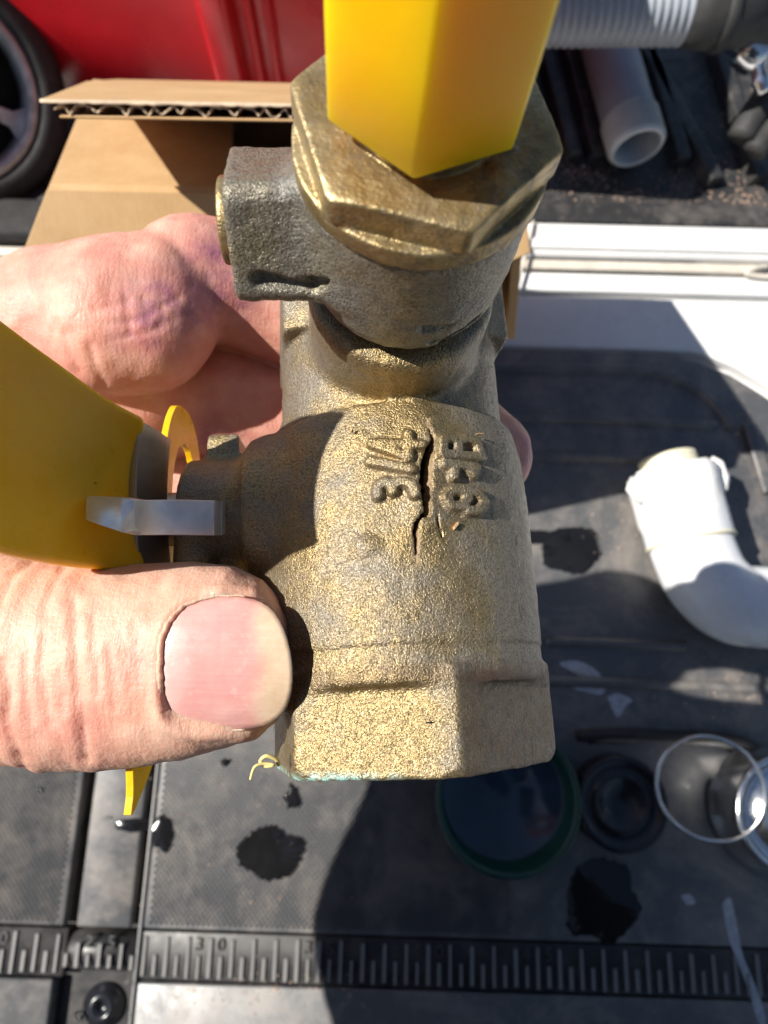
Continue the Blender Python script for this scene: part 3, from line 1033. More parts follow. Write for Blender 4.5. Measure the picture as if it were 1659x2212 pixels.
def hand_sdf(p):
    d1 = smin(chain(p, F1A, 1.5), chain(p, F1L, 1.0), 4.5)
    d1 = smin(d1, chain(p, F1B, 1.2), 0.8)
    d2 = smin(chain(p, F2, 1.2), chain(p, F2C, 1.0), 4.0)
    d = smin(d1, d2, 0.9)
    d = smin(d, chain(p, F3, 1.2), 0.9)
    palm = seg_cap(p, (-84, 16, -122), (-100, -18, -120), 16, 18)
    palm = smin(palm, seg_cap(p, (-100, -16, -120), (-140, -46, -116), 19, 24), 6)
    palm = smin(palm, seg_cap(p, (-140, -46, -116), (-185, -96, -112), 26, 33), 8)
    d = smin(d, palm, 8)
    t = thumb_sdf(p)
    palm_t = seg_cap(p, (-80, -20, -97), (-102, -22, -114), 15.5, 18)
    t = smin(t, palm_t, 5)
    d = smin(d, t, np.where(p[:, 0] < -66, 7.0, 0.05))
    return d

def finger_relief(pf):
    q = pxy(pf)
    w = 0.22 * vnoise(pf * 0.22, 11) + 0.10 * vnoise(pf * 0.6, 12)
    for ln, dep, wd_ in (([(225, 700), (300, 690), (390, 640)], 0.30, 6), ([(235, 735), (310, 722), (400, 680)], 0.25, 6), ([(205, 668), (280, 650)], 0.22, 6), ([(195, 745), (205, 790), (225, 830)], 0.45, 7),
                         ([(140, 720), (150, 770), (170, 800)], 0.4, 7), ([(265, 610), (275, 670), (280, 720)], 0.22, 5), ([(310, 640), (318, 700)], 0.18, 5), ([(120, 690), (110, 740)], 0.3, 7),
                             ([(350, 630), (352, 690)], 0.15, 5), ([(375, 500), (395, 560), (420, 620)], 0.12, 8)):
        t2 = poly_dist(q, ln)
        w += -1.0 * dep * np.exp(-(t2 / (wd_ * 1.3)) ** 2) * (0.55 + 0.45 * vnoise(pf * 0.5, 14))
    return w

V, Q = sdf_mesh('hand', hand_sdf, (-160, -72, -152), (34, 60, -58), 0.42, margin=1.5)
_g = np.stack([hand_sdf(V + np.eye(3)[k] * 0.3) - hand_sdf(V - np.eye(3)[k] * 0.3) for k in range(3)], 1)
_g /= np.linalg.norm(_g, axis=1)[:, None]
_rel = np.zeros(len(V))
_m = (V[:, 0] > -64) & (-V[:, 2] < 92) & (V[:, 1] < 4)
_rel[_m] = thumb_relief(V[_m]) * sstep(-64, -56, V[_m, 0])
_m = (V[:, 0] > -80) & (-V[:, 2] > 92)
_rel[_m] = finger_relief(V[_m])
V = V + _g * _rel[:, None]
HO_W = c2w((-110, -30, -118))
q = pxy(V)
Vw = c2w(V)
me = quick_mesh('hand', Vw - HO_W, Q)
fing = -V[:, 2] > 92
def gb(cx, cy, r):
    return np.exp(-((q[:, 0] - cx) ** 2 + (q[:, 1] - cy) ** 2) / r ** 2)
bru = 1.5 * (0.75 * gb(462, 560, 55) + 0.75 * gb(500, 625, 60) + 0.55 * gb(400, 690, 65) + 0.45 * gb(335, 640, 70) + 0.5 * gb(455, 950, 50) + 0.35 * gb(300, 720, 60) + 0.7 * gb(1140, 980, 40)) * fing
vattr(me, 'bruise', np.clip(bru, 0, 0.9))
red = np.where(fing, 0.95, 0.25 + 0.55 * gb(285, 1440, 90) + 0.5 * gb(190, 1570, 90) + 0.6 * gb(30, 1560, 100) + 0.4 * gb(610, 1290, 60))
vattr(me, 'red', np.clip(red, 0, 1))
vattr(me, 'thumb', np.where(fing, 0.25, 1.0))
hand = finish('hand', me, M_SKIN, None, True, HO_W)
tag(hand, 'bare left hand gripping the brass valve, thumb in front and bruised fingers behind', 'hand')

def nail_mesh():
    """curved plate following the back of the thumb"""
    o = np.array(NAIL); c = np.array([492.0, 1436.0])
    rings = 14
    v, att, cut, f = [], [], [], []
    R = 10.2
    for side in (0, 1):
        for i in range(rings + 1):
            t = i / rings
            for k in range(len(o)):
                px, py = c + (o[k] - c) * t
                x = (px - CX) * 67.2 / F0
                y = -(py - CY) * 67.2 / F0
                yc = -15.0
                Z = 66.75 + 0.035 * max(0, x + 17) ** 1.5 * 0.25 + (R - math.sqrt(max(R * R - (y - yc) ** 2, 1)))
                Z += 0.18 * (t ** 10) * (0.3 if px > 560 else 1.0)
                if side: Z += 0.55
                v.append((x * Z / 67.2, y * Z / 67.2, -Z))
                att.append(float(sstep(540, 596, px + 18 * math.sin((py - 1436) / 60.0 * 1.1) ** 2)))
                cut.append(float(sstep(364, 350, px)) * 0.8)
    n = len(o); N = (rings + 1) * n
    for i in range(rings):
        for k in range(n):
            k2 = (k + 1) % n
            a = (i * n + k, i * n + k2, (i + 1) * n + k2, (i + 1) * n + k)
            f.append(a[::-1]); f.append(tuple(N + j for j in a))
    for k in range(n):
        k2 = (k + 1) % n
        f.append((rings * n + k2, rings * n + k, N + rings * n + k, N + rings * n + k2))
    me = mesh('thumb_nail', c2w(v) - HO_W, f)
    vattr(me, 'tip', att); vattr(me, 'cuticle', cut)
    pv = pxy(np.array(v)); vattr(me, 'moon', 0.35 * sstep(425, 385, pv[:, 0] + ((pv[:, 1] - 1440) / 95) ** 2 * 26))
    return me
finish('thumb_nail', nail_mesh(), M_NAIL, hand)
# dry rim of skin where the nail grows out
def fold_mesh():
    o = spline(NAIL + NAIL[:1], 160)[:-1]
    k0 = int(np.argmax(o[:, 0]))
    o = np.roll(o, -k0, axis=0)[30:-34]
    c = np.array([492.0, 1436.0]); out = []; rad = []
    R = 10.2
    for i, (px, py) in enumerate(o):
        dr = np.array([px, py]) - c; L = np.linalg.norm(dr)
        px, py = c + dr * (1 + (2.5 + 1.2 * math.sin(i * 0.9) * math.sin(i * 0.23)) / L)
        x = (px - CX) * 67.2 / F0; y = -(py - CY) * 67.2 / F0
        Z = 66.80 + 0.035 * max(0, x + 17) ** 1.5 * 0.25 + (R - math.sqrt(max(R * R - (y + 15.0) ** 2, 1)))
        out.append((x * Z / 67.2, y * Z / 67.2, -Z))
        e = min(i, len(o) - 1 - i) / 30.0
        rad.append(0.10 + 0.22 * min(1, e) * (1 + 0.25 * math.sin(i * 1.7) * math.sin(i * 0.41)))
    v, f = tubev(out, rad, 8)
    return mesh('nail_fold', c2w(v) - HO_W, f)
_nf = fold_mesh()
vattr(_nf, 'red', np.full(len(_nf.vertices), 0.3)); vattr(_nf, 'thumb', np.ones(len(_nf.vertices)))
finish('nail_fold', _nf, M_SKIN, hand)

# the jacket of the person who holds valve and phone, out of view, shaped to cast the tailgate shadow and block sky
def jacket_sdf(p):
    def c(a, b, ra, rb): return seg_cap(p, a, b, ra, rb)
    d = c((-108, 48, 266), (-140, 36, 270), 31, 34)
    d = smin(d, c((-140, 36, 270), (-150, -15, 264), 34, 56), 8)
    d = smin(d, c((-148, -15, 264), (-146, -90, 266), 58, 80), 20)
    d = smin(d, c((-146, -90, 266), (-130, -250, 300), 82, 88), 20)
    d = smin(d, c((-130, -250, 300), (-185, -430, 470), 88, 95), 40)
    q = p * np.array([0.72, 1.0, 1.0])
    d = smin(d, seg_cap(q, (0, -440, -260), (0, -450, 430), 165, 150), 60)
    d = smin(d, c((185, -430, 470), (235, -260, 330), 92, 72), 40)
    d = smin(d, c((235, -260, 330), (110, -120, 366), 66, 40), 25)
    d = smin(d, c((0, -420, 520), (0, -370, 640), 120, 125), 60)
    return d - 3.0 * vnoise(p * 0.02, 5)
Vj, Qj = sdf_mesh('unseen_jacket', jacket_sdf, (-380, -700, -480), (380, 170, 800), 11.0)
finish('unseen_jacket', quick_mesh('unseen_jacket', Vj - HO_W, Qj), M_CLOTH, hand)

def rounded(x0, x1, y0, y1, r, n=6):
    out = []
    for cx, cy, a0 in ((x1 - r, y0 + r, -90), (x1 - r, y1 - r, 0), (x0 + r, y1 - r, 90), (x0 + r, y0 + r, 180)):
        for k in range(n + 1):
            a = math.radians(a0 + 90 * k / n)
            out.append((cx + r * math.cos(a), cy + r * math.sin(a)))
    return out
# the phone that takes the picture: its back is at the camera
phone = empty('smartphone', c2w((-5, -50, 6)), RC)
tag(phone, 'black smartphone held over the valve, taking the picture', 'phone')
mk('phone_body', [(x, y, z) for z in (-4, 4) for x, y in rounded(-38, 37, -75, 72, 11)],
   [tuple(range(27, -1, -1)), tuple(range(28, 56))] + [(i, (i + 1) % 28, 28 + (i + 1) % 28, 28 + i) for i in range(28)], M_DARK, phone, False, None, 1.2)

# ------------------------------------------------------------------ tailgate and truck bed
rng = random.Random(4)
def blob(cx, cy, rx, ry, n=26, jag=0.2, seed=0):
    r = random.Random(seed)
    ph = [r.uniform(0, 6.28) for _ in range(5)]; am = [r.uniform(0.3, 1) for _ in range(5)]
    out = []
    for k in range(n):
        a = 2 * math.pi * k / n
        w = 1 + jag * sum(am[j] * math.sin((j + 2) * a + ph[j]) for j in range(5)) / 2.5 + jag * 0.3 * math.sin(13 * a + ph[0]) * math.sin(5 * a + ph[1]) + jag * 0.18 * math.sin(23 * a + ph[2])
        out.append((cx + rx * w * math.cos(a), cy + ry * w * math.sin(a)))
    return out

def gpoly(pts, h=0.0, smooth_n=0):
    if smooth_n: pts = [tuple(a) for a in spline(list(pts) + [pts[0]], smooth_n)[:-1]]
    q = [G(x, y, h)[:2] for x, y in pts]
    a = sum(q[i][0] * q[(i + 1) % len(q)][1] - q[(i + 1) % len(q)][0] * q[i][1] for i in range(len(q)))
    return [tuple(c) for c in (q if a > 0 else q[::-1])]

tail = empty('tailgate', (0, 60, -45))
tag(tail, 'open truck tailgate with dusty black plastic liner, white painted edge and moulded ruler', 'tailgate')
TO = np.array([0, 60, -45.0])
def tl(v):
    return [np.asarray(a, float) - TO for a in v]
def tbox(name, lo, hi, mat, bevel=0.0, seg=2):
    return mk(name, tl(boxv(lo, hi)), BOXF, mat, tail, bevel > 0, None, bevel, seg)
def tprism(name, poly, z0, z1, mat, bevel=0.0, parent=None):
    n = len(poly)
    v = [(x, y, z0) for x, y in poly] + [(x, y, z1) for x, y in poly]
    f = [tuple(range(n - 1, -1, -1)), tuple(range(n, 2 * n))] + [(i, (i + 1) % n, n + (i + 1) % n, n + i) for i in range(n)]
    return mk(name, tl(v), f, mat, parent or tail, bevel > 0, None, bevel)

# white painted shell of the gate, a hollow for the liner, crease near the hinge side
tbox('painted_shell', (-700, -260, -45), (700, 246.5, -9), M_WHITE, 3)
tprism('painted_lip', [(-700, 196), (700, 196), (700, 230.8), (-700, 230.8)], -9.2, -1.0, M_WHITE, 2.5)
tprism('painted_lip', [(-700, 233.6), (700, 233.6), (700, 246), (-700, 246)], -9.2, -0.6, M_WHITE, 1.6)
# painted corner to the right of the liner
arc = [(700, 60), (700, 200), (120, 200)] + [tuple(G(x, y)[:2]) for x, y in ((1380, 741), (1450, 746), (1520, 762), (1590, 790), (1659, 831), (1740, 890), (1800, 960))] + [(270, 60)]
tprism('painted_corner', arc, -9.3, -1.4, M_WHITE, 2)
# liner slabs with open grooves between them
right = [(-108.6, -107.6), (262, -107.6), (262, 120)] + [tuple((G(x, y) + np.array([-3.0, -2.0, 0]))[:2]) for x, y in ((1800, 975), (1740, 905), (1659, 845), (1590, 803), (1520, 774), (1450, 757), (1380, 751), (1300, 750))] + [(-108.6, 196)]
tprism('liner_panel', right, -8.8, 0, M_BLACK, 1.0)
tprism('liner_panel', [(-640, -107.6), (-145.4, -107.6), (-145.4, 196), (-640, 196)], -8.8, 0, M_BLACK, 1.0)
tprism('liner_strip', [(-139.6, -107.6), (-114.4, -107.6), (-114.4, 196), (-139.6, 196)], -8.8, 0.4, M_BLACK, 1.0)
tprism('groove_edge', [(-110.4, -250), (-109.0, -250), (-109.0, -20), (-110.4, -20)], -8.0, 0.9, M_TICK, 0.4)
# ruler band and the plain slabs below it
tprism('ruler_band', [(-640, -128.4), (-143, -128.4), (-143, -108.4), (-640, -108.4)], -8.8, -0.6, M_RULER, 0.6)
BAND = tprism('ruler_band', [(-108.6, -128.4), (262, -128.4), (262, -108.4), (-108.6, -108.4)], -8.8, -0.6, M_RULER, 0.6)
cyv, cyf = lathev([(0, -16.2), (7.5, -16.2), (9.0, -14.8), (9.0, 14.8), (7.5, 16.2), (0, 16.2)], 40, frame_z((1, 0, 0)), (-126.6, -118.3, -8.4))
mk('ruler_hinge', tl(cyv), cyf, M_RULER, tail, True)
tprism('liner_panel', [(-640, -255), (-147, -255), (-147, -129.2), (-640, -129.2)], -8.8, 0, M_BLACK, 1.0)
tprism('liner_panel', [(-108.6, -255), (262, -255), (262, -129.2), (-108.6, -129.2)], -8.8, 0, M_BLACK, 1.0)
tprism('recess_floor', [(-146.5, -255), (-110.6, -255), (-110.6, -100), (-146.5, -100)], -8.95, -7.5, M_RULER)
tprism('recess_floor', [(-147, -100), (-108, -100), (-108, 196), (-147, 196)], -8.95, -7.9, M_RULER)
# ticks: one per centimetre and a short one between, figures every five
TM = [mesh('tick_long', boxv((-0.75, -8.6, -0.6), (0.75, 8.2, 0.55)), BOXF), mesh('tick_short', boxv((-0.75, -8.6, -0.6), (0.75, 0.6, 0.5)), BOXF)]
for t in TM: t.materials.append(M_TICK)
x0 = G(452, 2070)[0]          # the tick between the figures 3 and 0
for k in range(-46, 72):
    x = x0 + 5.015 * k
    if x < -640 or x > 255: continue
    o = bpy.data.objects.new('tick', TM[0 if k % 2 == 0 else 1]); COL.objects.link(o); o.parent = BAND
    hinge = -142.0 < x < -110
    o.location = Vector((x - TO[0], -118.4 - TO[1], (1.1 if hinge else -0.6) + 0.55 - TO[2])) * S
    o.scale = (rng.uniform(0.8, 1.15), (0.62 if hinge else 1) * rng.uniform(0.9, 1.03), rng.uniform(0.55, 1.1))
for k, txt in ((-10, '25'), (0, '30'), (10, '35'), (20, '40'), (30, '45'), (-20, '20'), (-30, '15')):
    for c, dx in zip(txt, (-5.2, 4.9)):
        fc = bpy.data.curves.new('figure', 'FONT'); fc.body = c; fc.size = 7.6 * S; fc.extrude = 0.55 * S; fc.align_x = 'CENTER'
        fo = bpy.data.objects.new('figure', fc); COL.objects.link(fo)
        fm = bpy.data.meshes.new_from_object(fo.evaluated_get(bpy.context.evaluated_depsgraph_get()))
        bpy.data.objects.remove(fo)
        fm.materials.clear(); fm.materials.append(M_FIG)
        o = bpy.data.objects.new('ruler_figure', fm); COL.objects.link(o); o.parent = BAND
        xx = x0 + 5.015 * k + dx
        o.location = Vector((xx - TO[0], -115.6 - TO[1], (1.0 if -142 < xx < -110 else -0.2) - TO[2])) * S
# fastener in the recess
bo = G(212, 2185)
v, f = lathev([(0, 0), (9.5, 0), (9.5, 1.2), (6.4, 1.6), (6.2, 4.2), (3.0, 4.4), (2.6, 2.4), (0, 2.3)], 36, None, (bo[0], bo[1], -7.4))
mk('bolt', tl(v), f, M_DARK, tail)
# knurled texture on the flat fields
def knurl(x0_, x1_, y0_, y1_):
    v, f = [], []
    dx, dy = 2.45, 1.5
    row = 0
    y = y0_
    while y < y1_:
        x = x0_ + (dx / 2 if row % 2 else 0)
        while x < x1_:
            b = len(v)
            a = 0.04 * rng.uniform(-1, 1)
            v += [(x - 1.05, y, 0), (x, y - 1.1, 0), (x + 1.05, y, 0), (x, y + 1.1, 0), (x - 0.3 + a, y + 0.25, 1.05), (x + 0.3 + a, y + 0.25, 1.05)]
            f += [(b, b + 1, b + 4), (b + 1, b + 5, b + 4), (b + 1, b + 2, b + 5), (b + 2, b + 3, b + 5), (b + 3, b + 4, b + 5), (b + 3, b, b + 4)]
            x += dx
        y += dy; row += 1
    return v, f
for a in ((-190, -148.5, -105, 40), (-105.5, 62, -105, 30)):
    v, f = knurl(*a)
    tag(mk('knurl_texture', tl(v), f, M_BLACK, tail, False), kind='stuff')
# shallow ribs moulded into the liner beyond the valve
for pts in ([(1040, 793), (1200, 797), (1380, 800), (1470, 822), (1540, 868), (1580, 925)], [(1060, 903), (1250, 905), (1400, 911), (1545, 918)], [(1060, 985), (1240, 988), (1420, 994), (1560, 1000)],
            [(1170, 1470), (1400, 1478), (1700, 1490)], [(1180, 1385), (1400, 1392), (1480, 1395)], [(1270, 1595), (1450, 1597), (1560, 1603), (1659, 1640)]):
    c = spline([G(*q)[:2] for q in pts], 26)
    t = np.gradient(c, axis=0); t /= np.linalg.norm(t, axis=1)[:, None]
    nn = np.stack([-t[:, 1], t[:, 0]], 1)
    v, f = [], []
    for i in range(len(c)):
        for off, z in ((-3.0, -0.2), (-1.3, 2.6), (1.3, 2.6), (3.0, -0.2)):
            v.append((*(c[i] + nn[i] * off), z))
    for i in range(len(c) - 1):
        for k in range(3):
            f.append((i * 4 + k, (i + 1) * 4 + k, (i + 1) * 4 + k + 1, i * 4 + k + 1))
    f.append((0, 1, 2, 3)); f.append(tuple((len(c) - 1) * 4 + k for k in (3, 2, 1, 0)))
    mk('liner_rib', tl(v), f, M_BLACK, tail, True)
# raised lit strip at far right
pr = gpoly([(1600, 920), (1625, 915), (1672, 1060), (1645, 1070)])
tprism('liner_boss', pr, -0.1, 3.5, M_BLACK, 1.0)

# wet marks, dried splashes, drops
def lens(name, poly, h, mat, parent=None, top=0.35):
    c = np.mean(np.array(poly), 0)
    v = [(x, y, h) for x, y in poly] + [(*(c + (np.array(q) - c) * 0.9), h + top) for q in poly] + [(*c, h + top * 1.25)]
    n = len(poly)
    f = [(i, (i + 1) % n, n + (i + 1) % n, n + i) for i in range(n)] + [(n + i, n + (i + 1) % n, 2 * n) for i in range(n)]
    return mk(name, tl(v), f, mat, parent or tail, True)
def ell(cx, cy, rx, ry, seed, jag=0.18, n=72):
    return gpoly(blob(cx, cy, rx, ry, n, jag, seed))
lens('wet_spot', ell(585, 1842, 70, 58, 3, 0.16), 0.8, M_WET)
lens('wet_spot', ell(290, 1782, 42, 15, 5, 0.10), 0.42, M_WET)
lens('wet_spot', ell(352, 1800, 24, 38, 6, 0.12), 0.8, M_WET)
lens('wet_spot', ell(632, 1722, 16, 26, 8, 0.35), 0.8, M_WET)
lens('wet_spot', ell(487, 1646, 10, 8, 9, 0.2), 0.8, M_WET)
lens('wet_spot', ell(1235, 1188, 66, 52, 12, 0.10), 0.05, M_WET)
lens('wet_spot', ell(1150, 1160, 45, 16, 13, 0.10), 0.05, M_WET)
lens('wet_spot', ell(1300, 1945, 80, 92, 15, 0.12), 0.05, M_WET)
lens('dried_splash', gpoly([(1210, 1430), (1250, 1428), (1290, 1450), (1308, 1480), (1300, 1500), (1265, 1495), (1230, 1482), (1262, 1478), (1258, 1455), (1215, 1440)], 0, 48), 0.05, M_SPLASH, top=0.08)
lens('dried_splash', gpoly([(1312, 1505), (1335, 1498), (1365, 1512), (1352, 1525), (1335, 1550), (1322, 1530)], 0, 48), 0.05, M_SPLASH, top=0.08)
lens('dried_splash', gpoly([(1402, 1470), (1420, 1466), (1438, 1482), (1425, 1490)], 0, 48), 0.05, M_SPLASH, top=0.08)
lens('dried_splash', gpoly([(1560, 1950), (1580, 1945), (1600, 2050), (1640, 2150), (1655, 2212), (1640, 2212), (1610, 2120), (1575, 2030)], 0, 48), 0.05, M_SPLASH, top=0.06)
lens('dried_splash', gpoly([(1470, 1935), (1490, 1932), (1502, 1950), (1484, 1954)], 0, 48), 0.05, M_SPLASH, top=0.06)
dm = {}
def drop(px, py, r, h=0.1):
    c = G(px, py, h)
    v, f = lathev([(1, 0), (0.93, 0.30), (0.72, 0.56), (0.4, 0.72), (0.02, 0.77)], 14)
    v = np.array(v) * r + np.array([c[0], c[1], h])
    mk('water_drop', tl(v), f, M_WATER, tail, True)
for a in ((1225, 1158, 2.6), (1232, 1222, 2.3), (1187, 1190, 3.0), (235, 1770, 1.6, 0.6), (88, 1706, 1.5, 0.4), (270, 2118, 1.5, -0.3), (287, 2122, 1.8, -0.3), (283, 2190, 1.6, -0.3), (163, 2195, 2.0, -6), (182, 2193, 1.8, -6), (335, 1802, 1.2, 0.6)):
    drop(*a)
# dirt grains scattered over the gate
def grains(name, areas, n, rmin, rmax, mat, parent, seed, h=0.0):
    r = random.Random(seed)
    v, f = [], []
    for _ in range(n):
        a = r.choice(areas)
        x, y = r.gauss(a[0], a[2]), r.gauss(a[1], a[3])
        c = G(x, y, h)
        s = r.uniform(rmin, rmax)
        b = len(v)
        o = [(1, 0, 0), (0, 1, 0), (-1, 0, 0), (0, -1, 0), (0, 0, 0.9), (0, 0, -0.3)]
        for q in o:
            v.append(c + np.array(q) * s * np.array([r.uniform(0.6, 1.3), r.uniform(0.6, 1.3), r.uniform(0.5, 1)]))
        f += [(b, b + 1, b + 4), (b + 1, b + 2, b + 4), (b + 2, b + 3, b + 4), (b + 3, b, b + 4), (b + 1, b, b + 5), (b + 2, b + 1, b + 5), (b + 3, b + 2, b + 5), (b, b + 3, b + 5)]
    o = mk(name, [np.asarray(q) - (TO if parent is tail else 0) for q in v], f, mat, parent, False)
    return tag(o, kind='stuff')
grains('dirt_grains', [(500, 1900, 130, 120), (450, 1720, 90, 60), (1600, 1500, 50, 40), (1300, 1130, 60, 50), (560, 2140, 120, 25), (1590, 920, 15, 30)], 420, 0.15, 0.6, M_SAND, tail, 5, 0.2)
# hinge gap seal and the sill of the bed
bed = empty('truck_bed', (0, 420, -60))
tag(bed, 'truck bed with white sill and black ribbed liner beyond the tailgate', 'truck bed')
BO = np.array([0, 420, -60.0])
def bb(name, lo, hi, mat, bevel=0.0):
    return mk(name, [np.asarray(a) - BO for a in boxv(lo, hi)], BOXF, mat, bed, bevel > 0, None, bevel)
bb('seal_strip', (-700, 248.2, -60), (700, 254.5, -0.2), M_CREAM, 1.2)
bb('white_sill', (-700, 256.5, -60), (700, 279.5, 2.0), M_WHITE, 3.5)
bb('white_sill_bead', (-700, 259.5, 1.5), (700, 266.5, 4.2), M_WHITE, 1.3)
bb('dark_bar', (-700, 256, -60), (-140, 282, 9), M_RUBBER, 3)  # dark bar laid over the left end of the sill
bb('liner_floor', (-700, 280.5, -60), (700, 1500, -4.0), M_LINER)
bb('liner_step', (-700, 281, -4.2), (700, 296, 0.2), M_LINER, 1.5)
for k, (xa, ya, xb, yb) in enumerate(((1172, 90, 1240, 340), (1225, 85, 1292, 345), (1395, 80, 1475, 350), (1460, 235, 1545, 395), (1545, 95, 1640, 390), (1110, 90, 1180, 330))):
    a, b_ = G(xa, ya, 0), G(xb, yb, 0)
    d = (a - b_) / np.linalg.norm(a - b_)
    a = b_ + d * 900
    nn = np.array([-d[1], d[0], 0])
    w = 6.5
    v = []
    for e in (b_, a):
        for off, z in ((-w, -4.1), (-w * 0.6, 4.5), (w * 0.6, 4.5), (w, -4.1)):
            v.append(e + nn * off + np.array([0, 0, z]) - BO)
    f = [(0, 1, 2, 3), (7, 6, 5, 4)] + [(k_, 4 + k_, 5 + k_, k_ + 1) for k_ in range(3)] + [(3, 7, 4, 0)]
    mk('liner_floor_rib', v, [q[::-1] for q in f], M_LINER, bed, False, None, 1.0)
o = grains('sand_grains', [(1600, 290, 40, 60), (1520, 370, 60, 25), (1620, 440, 30, 25), (1400, 420, 120, 20), (1620, 480, 30, 8), (1250, 370, 40, 15)], 900, 0.2, 0.8, M_SAND, None, 8, -3.5)
tag(o, 'pinkish sand and grit lying on the black bed liner', 'sand')
gr = mk('ground', [(-6000, -6000, -800), (6000, -6000, -800), (6000, 6000, -800), (-6000, 6000, -800)], [(0, 1, 2, 3)], M_GROUND, None, False)
tag(gr, kind='structure')

# ------------------------------------------------------------------ cardboard box
bx = empty('cardboard_box', (-35, 190, 0.5))
tag(bx, 'open tan cardboard box with torn corrugated flaps standing on the tailgate', 'box')
XO = np.array([-35, 190, 0.5])
NL, NR, FR, FL = np.array([-106, 145, 180.]), np.array([38, 145, 180.]), np.array([46, 236, 134.]), np.array([-124, 236, 134.])
def sheet(name, quad, th, mat=M_CARD, n=1, parent=bx):
    q = [np.asarray(a, float) for a in quad]
    nr = np.cross(q[1] - q[0], q[-1] - q[0]); nr /= np.linalg.norm(nr)
    m = len(q)
    v = [a - XO for a in q] + [a - nr * th - XO for a in q]
    f = [tuple(range(m)), tuple(range(2 * m - 1, m - 1, -1))] + [(i, m + i, m + (i + 1) % m, (i + 1) % m) for i in range(m)]
    return mk(name, v, f, mat, parent, False, None, 0.3, 1)
def dn(a): return np.array([a[0], a[1], 0.6])
sheet('front_wall', [dn(NL), dn(NR), NR, NL], 3)
sheet('side_wall', [dn(NR), dn(FR), FR, NR], 3)
sheet('back_wall', [dn(FR), dn(FL), FL, FR], 3)
sheet('side_wall', [dn(FL), dn(NL), NL, FL], 3)
sheet('box_floor', [(-100, 150, 4), (34, 150, 4), (40, 230, 4), (-110, 230, 4)], 2)
fv = np.array([0, 0, 0.8])
aR = NL + (NR - NL) * 0.385; bR = FL + (FR - FL) * 0.33
sheet('left_flap', [NL + fv, aR + fv + (0, 0, -3), bR + fv + (0, 0, -3), FL + fv], 3)
sheet('front_flap', [(-166, 66, 118), (-60, 98, 138), (42, 134, 171), NR + fv, NL + fv], 3)
sheet('right_flap', [NR + np.array([0.8, 0, 0.5]), (48, 137, 112), (46, 232, 80), FR + np.array([0.8, 0, 0.5])], 3)
# raised back flap: two liners and the wavy core between them
e0, e1 = W(86, 214, 173), W(1105, 232, 176)
e0b = W(180, 184, 190)
h0, h1 = FL + np.array([10, 0, 1]), FR + np.array([0, 0, 1])
nrm = np.cross(e1 - e0, h0 - e0); nrm /= np.linalg.norm(nrm)
if nrm[2] < 0: nrm = -nrm
BF = sheet('back_flap', [e0, e1, h1, h0, e0b * 0.5 + h0 * 0.5 + np.array([-6, 0, 0])], 0.7)
BF['label'] = 'torn back flap raised towards the viewer, corrugation showing'
low = -nrm * 3.5
sheet('back_flap_lining', [e0 + low + (4, 0, 0), e1 + low, h1 + low, h0 + low], 0.7, parent=BF)
n = 150
v, f = [], []
ed = (e1 - e0); L = np.linalg.norm(ed); ed = ed / L
inn = (h0 + h1 - e0 - e1); inn -= ed * (inn @ ed); inn /= np.linalg.norm(inn)
rr = random.Random(3)
for i in range(n):
    t = i / (n - 1) * (L - 6) + 3
    wv = 0.5 - 0.5 * math.cos(2 * math.pi * (t + 1.6 * math.sin(t * 0.21) + 0.8 * math.sin(t * 0.9) ) / 5.6)
    hgt = -0.9 - 2.3 * wv * (0.85 + 0.15 * math.sin(t * 0.33))
    rag = rr.uniform(-0.3, 0.5)
    for dd in (rag, 10):
        for th in (0.0, -0.45):
            v.append(e0 + ed * t + inn * dd + nrm * (hgt + th) - XO)
for i in range(n - 1):
    a, b = i * 4, (i + 1) * 4
    f += [(a, b, b + 2, a + 2), (a + 1, a + 3, b + 3, b + 1), (a, a + 1, b + 1, b)]
mk('corrugated_core', v, f, M_CARDE, BF, False)
# torn paper fringe along the upper liner
v, f = [], []
for i in range(90):
    t = i / 89 * L
    v += [e0 + ed * t + nrm * 0.06 - XO, e0 + ed * t - inn * (0.4 + 0.5 * abs(math.sin(i * 1.9) * math.sin(i * 0.37)) + rr.uniform(0, 0.25)) - nrm * (0.5 + rr.uniform(0, 0.35)) - XO]
for i in range(89):
    f.append((2 * i, 2 * i + 1, 2 * i + 3, 2 * i + 2))
o = mk('torn_paper_edge', v, f, M_CARDE, BF, True)
m = o.modifiers.new('thick', 'SOLIDIFY'); m.thickness = 0.4 * S
# faint grey print on the flap
def on_flap(px, py):
    d = RC @ np.array([(px - CX) / F0, -(py - CY) / F0, -1.0])
    return CPOS + d * (((e0 - CPOS) @ nrm) / (d @ nrm))
pq = [on_flap(*a) for a in ((238, 213), (330, 213), (343, 193), (262, 193))]
sheet('grey_print', [a + nrm * 0.12 for a in pq], 0.05, M_PRINT, parent=BF)

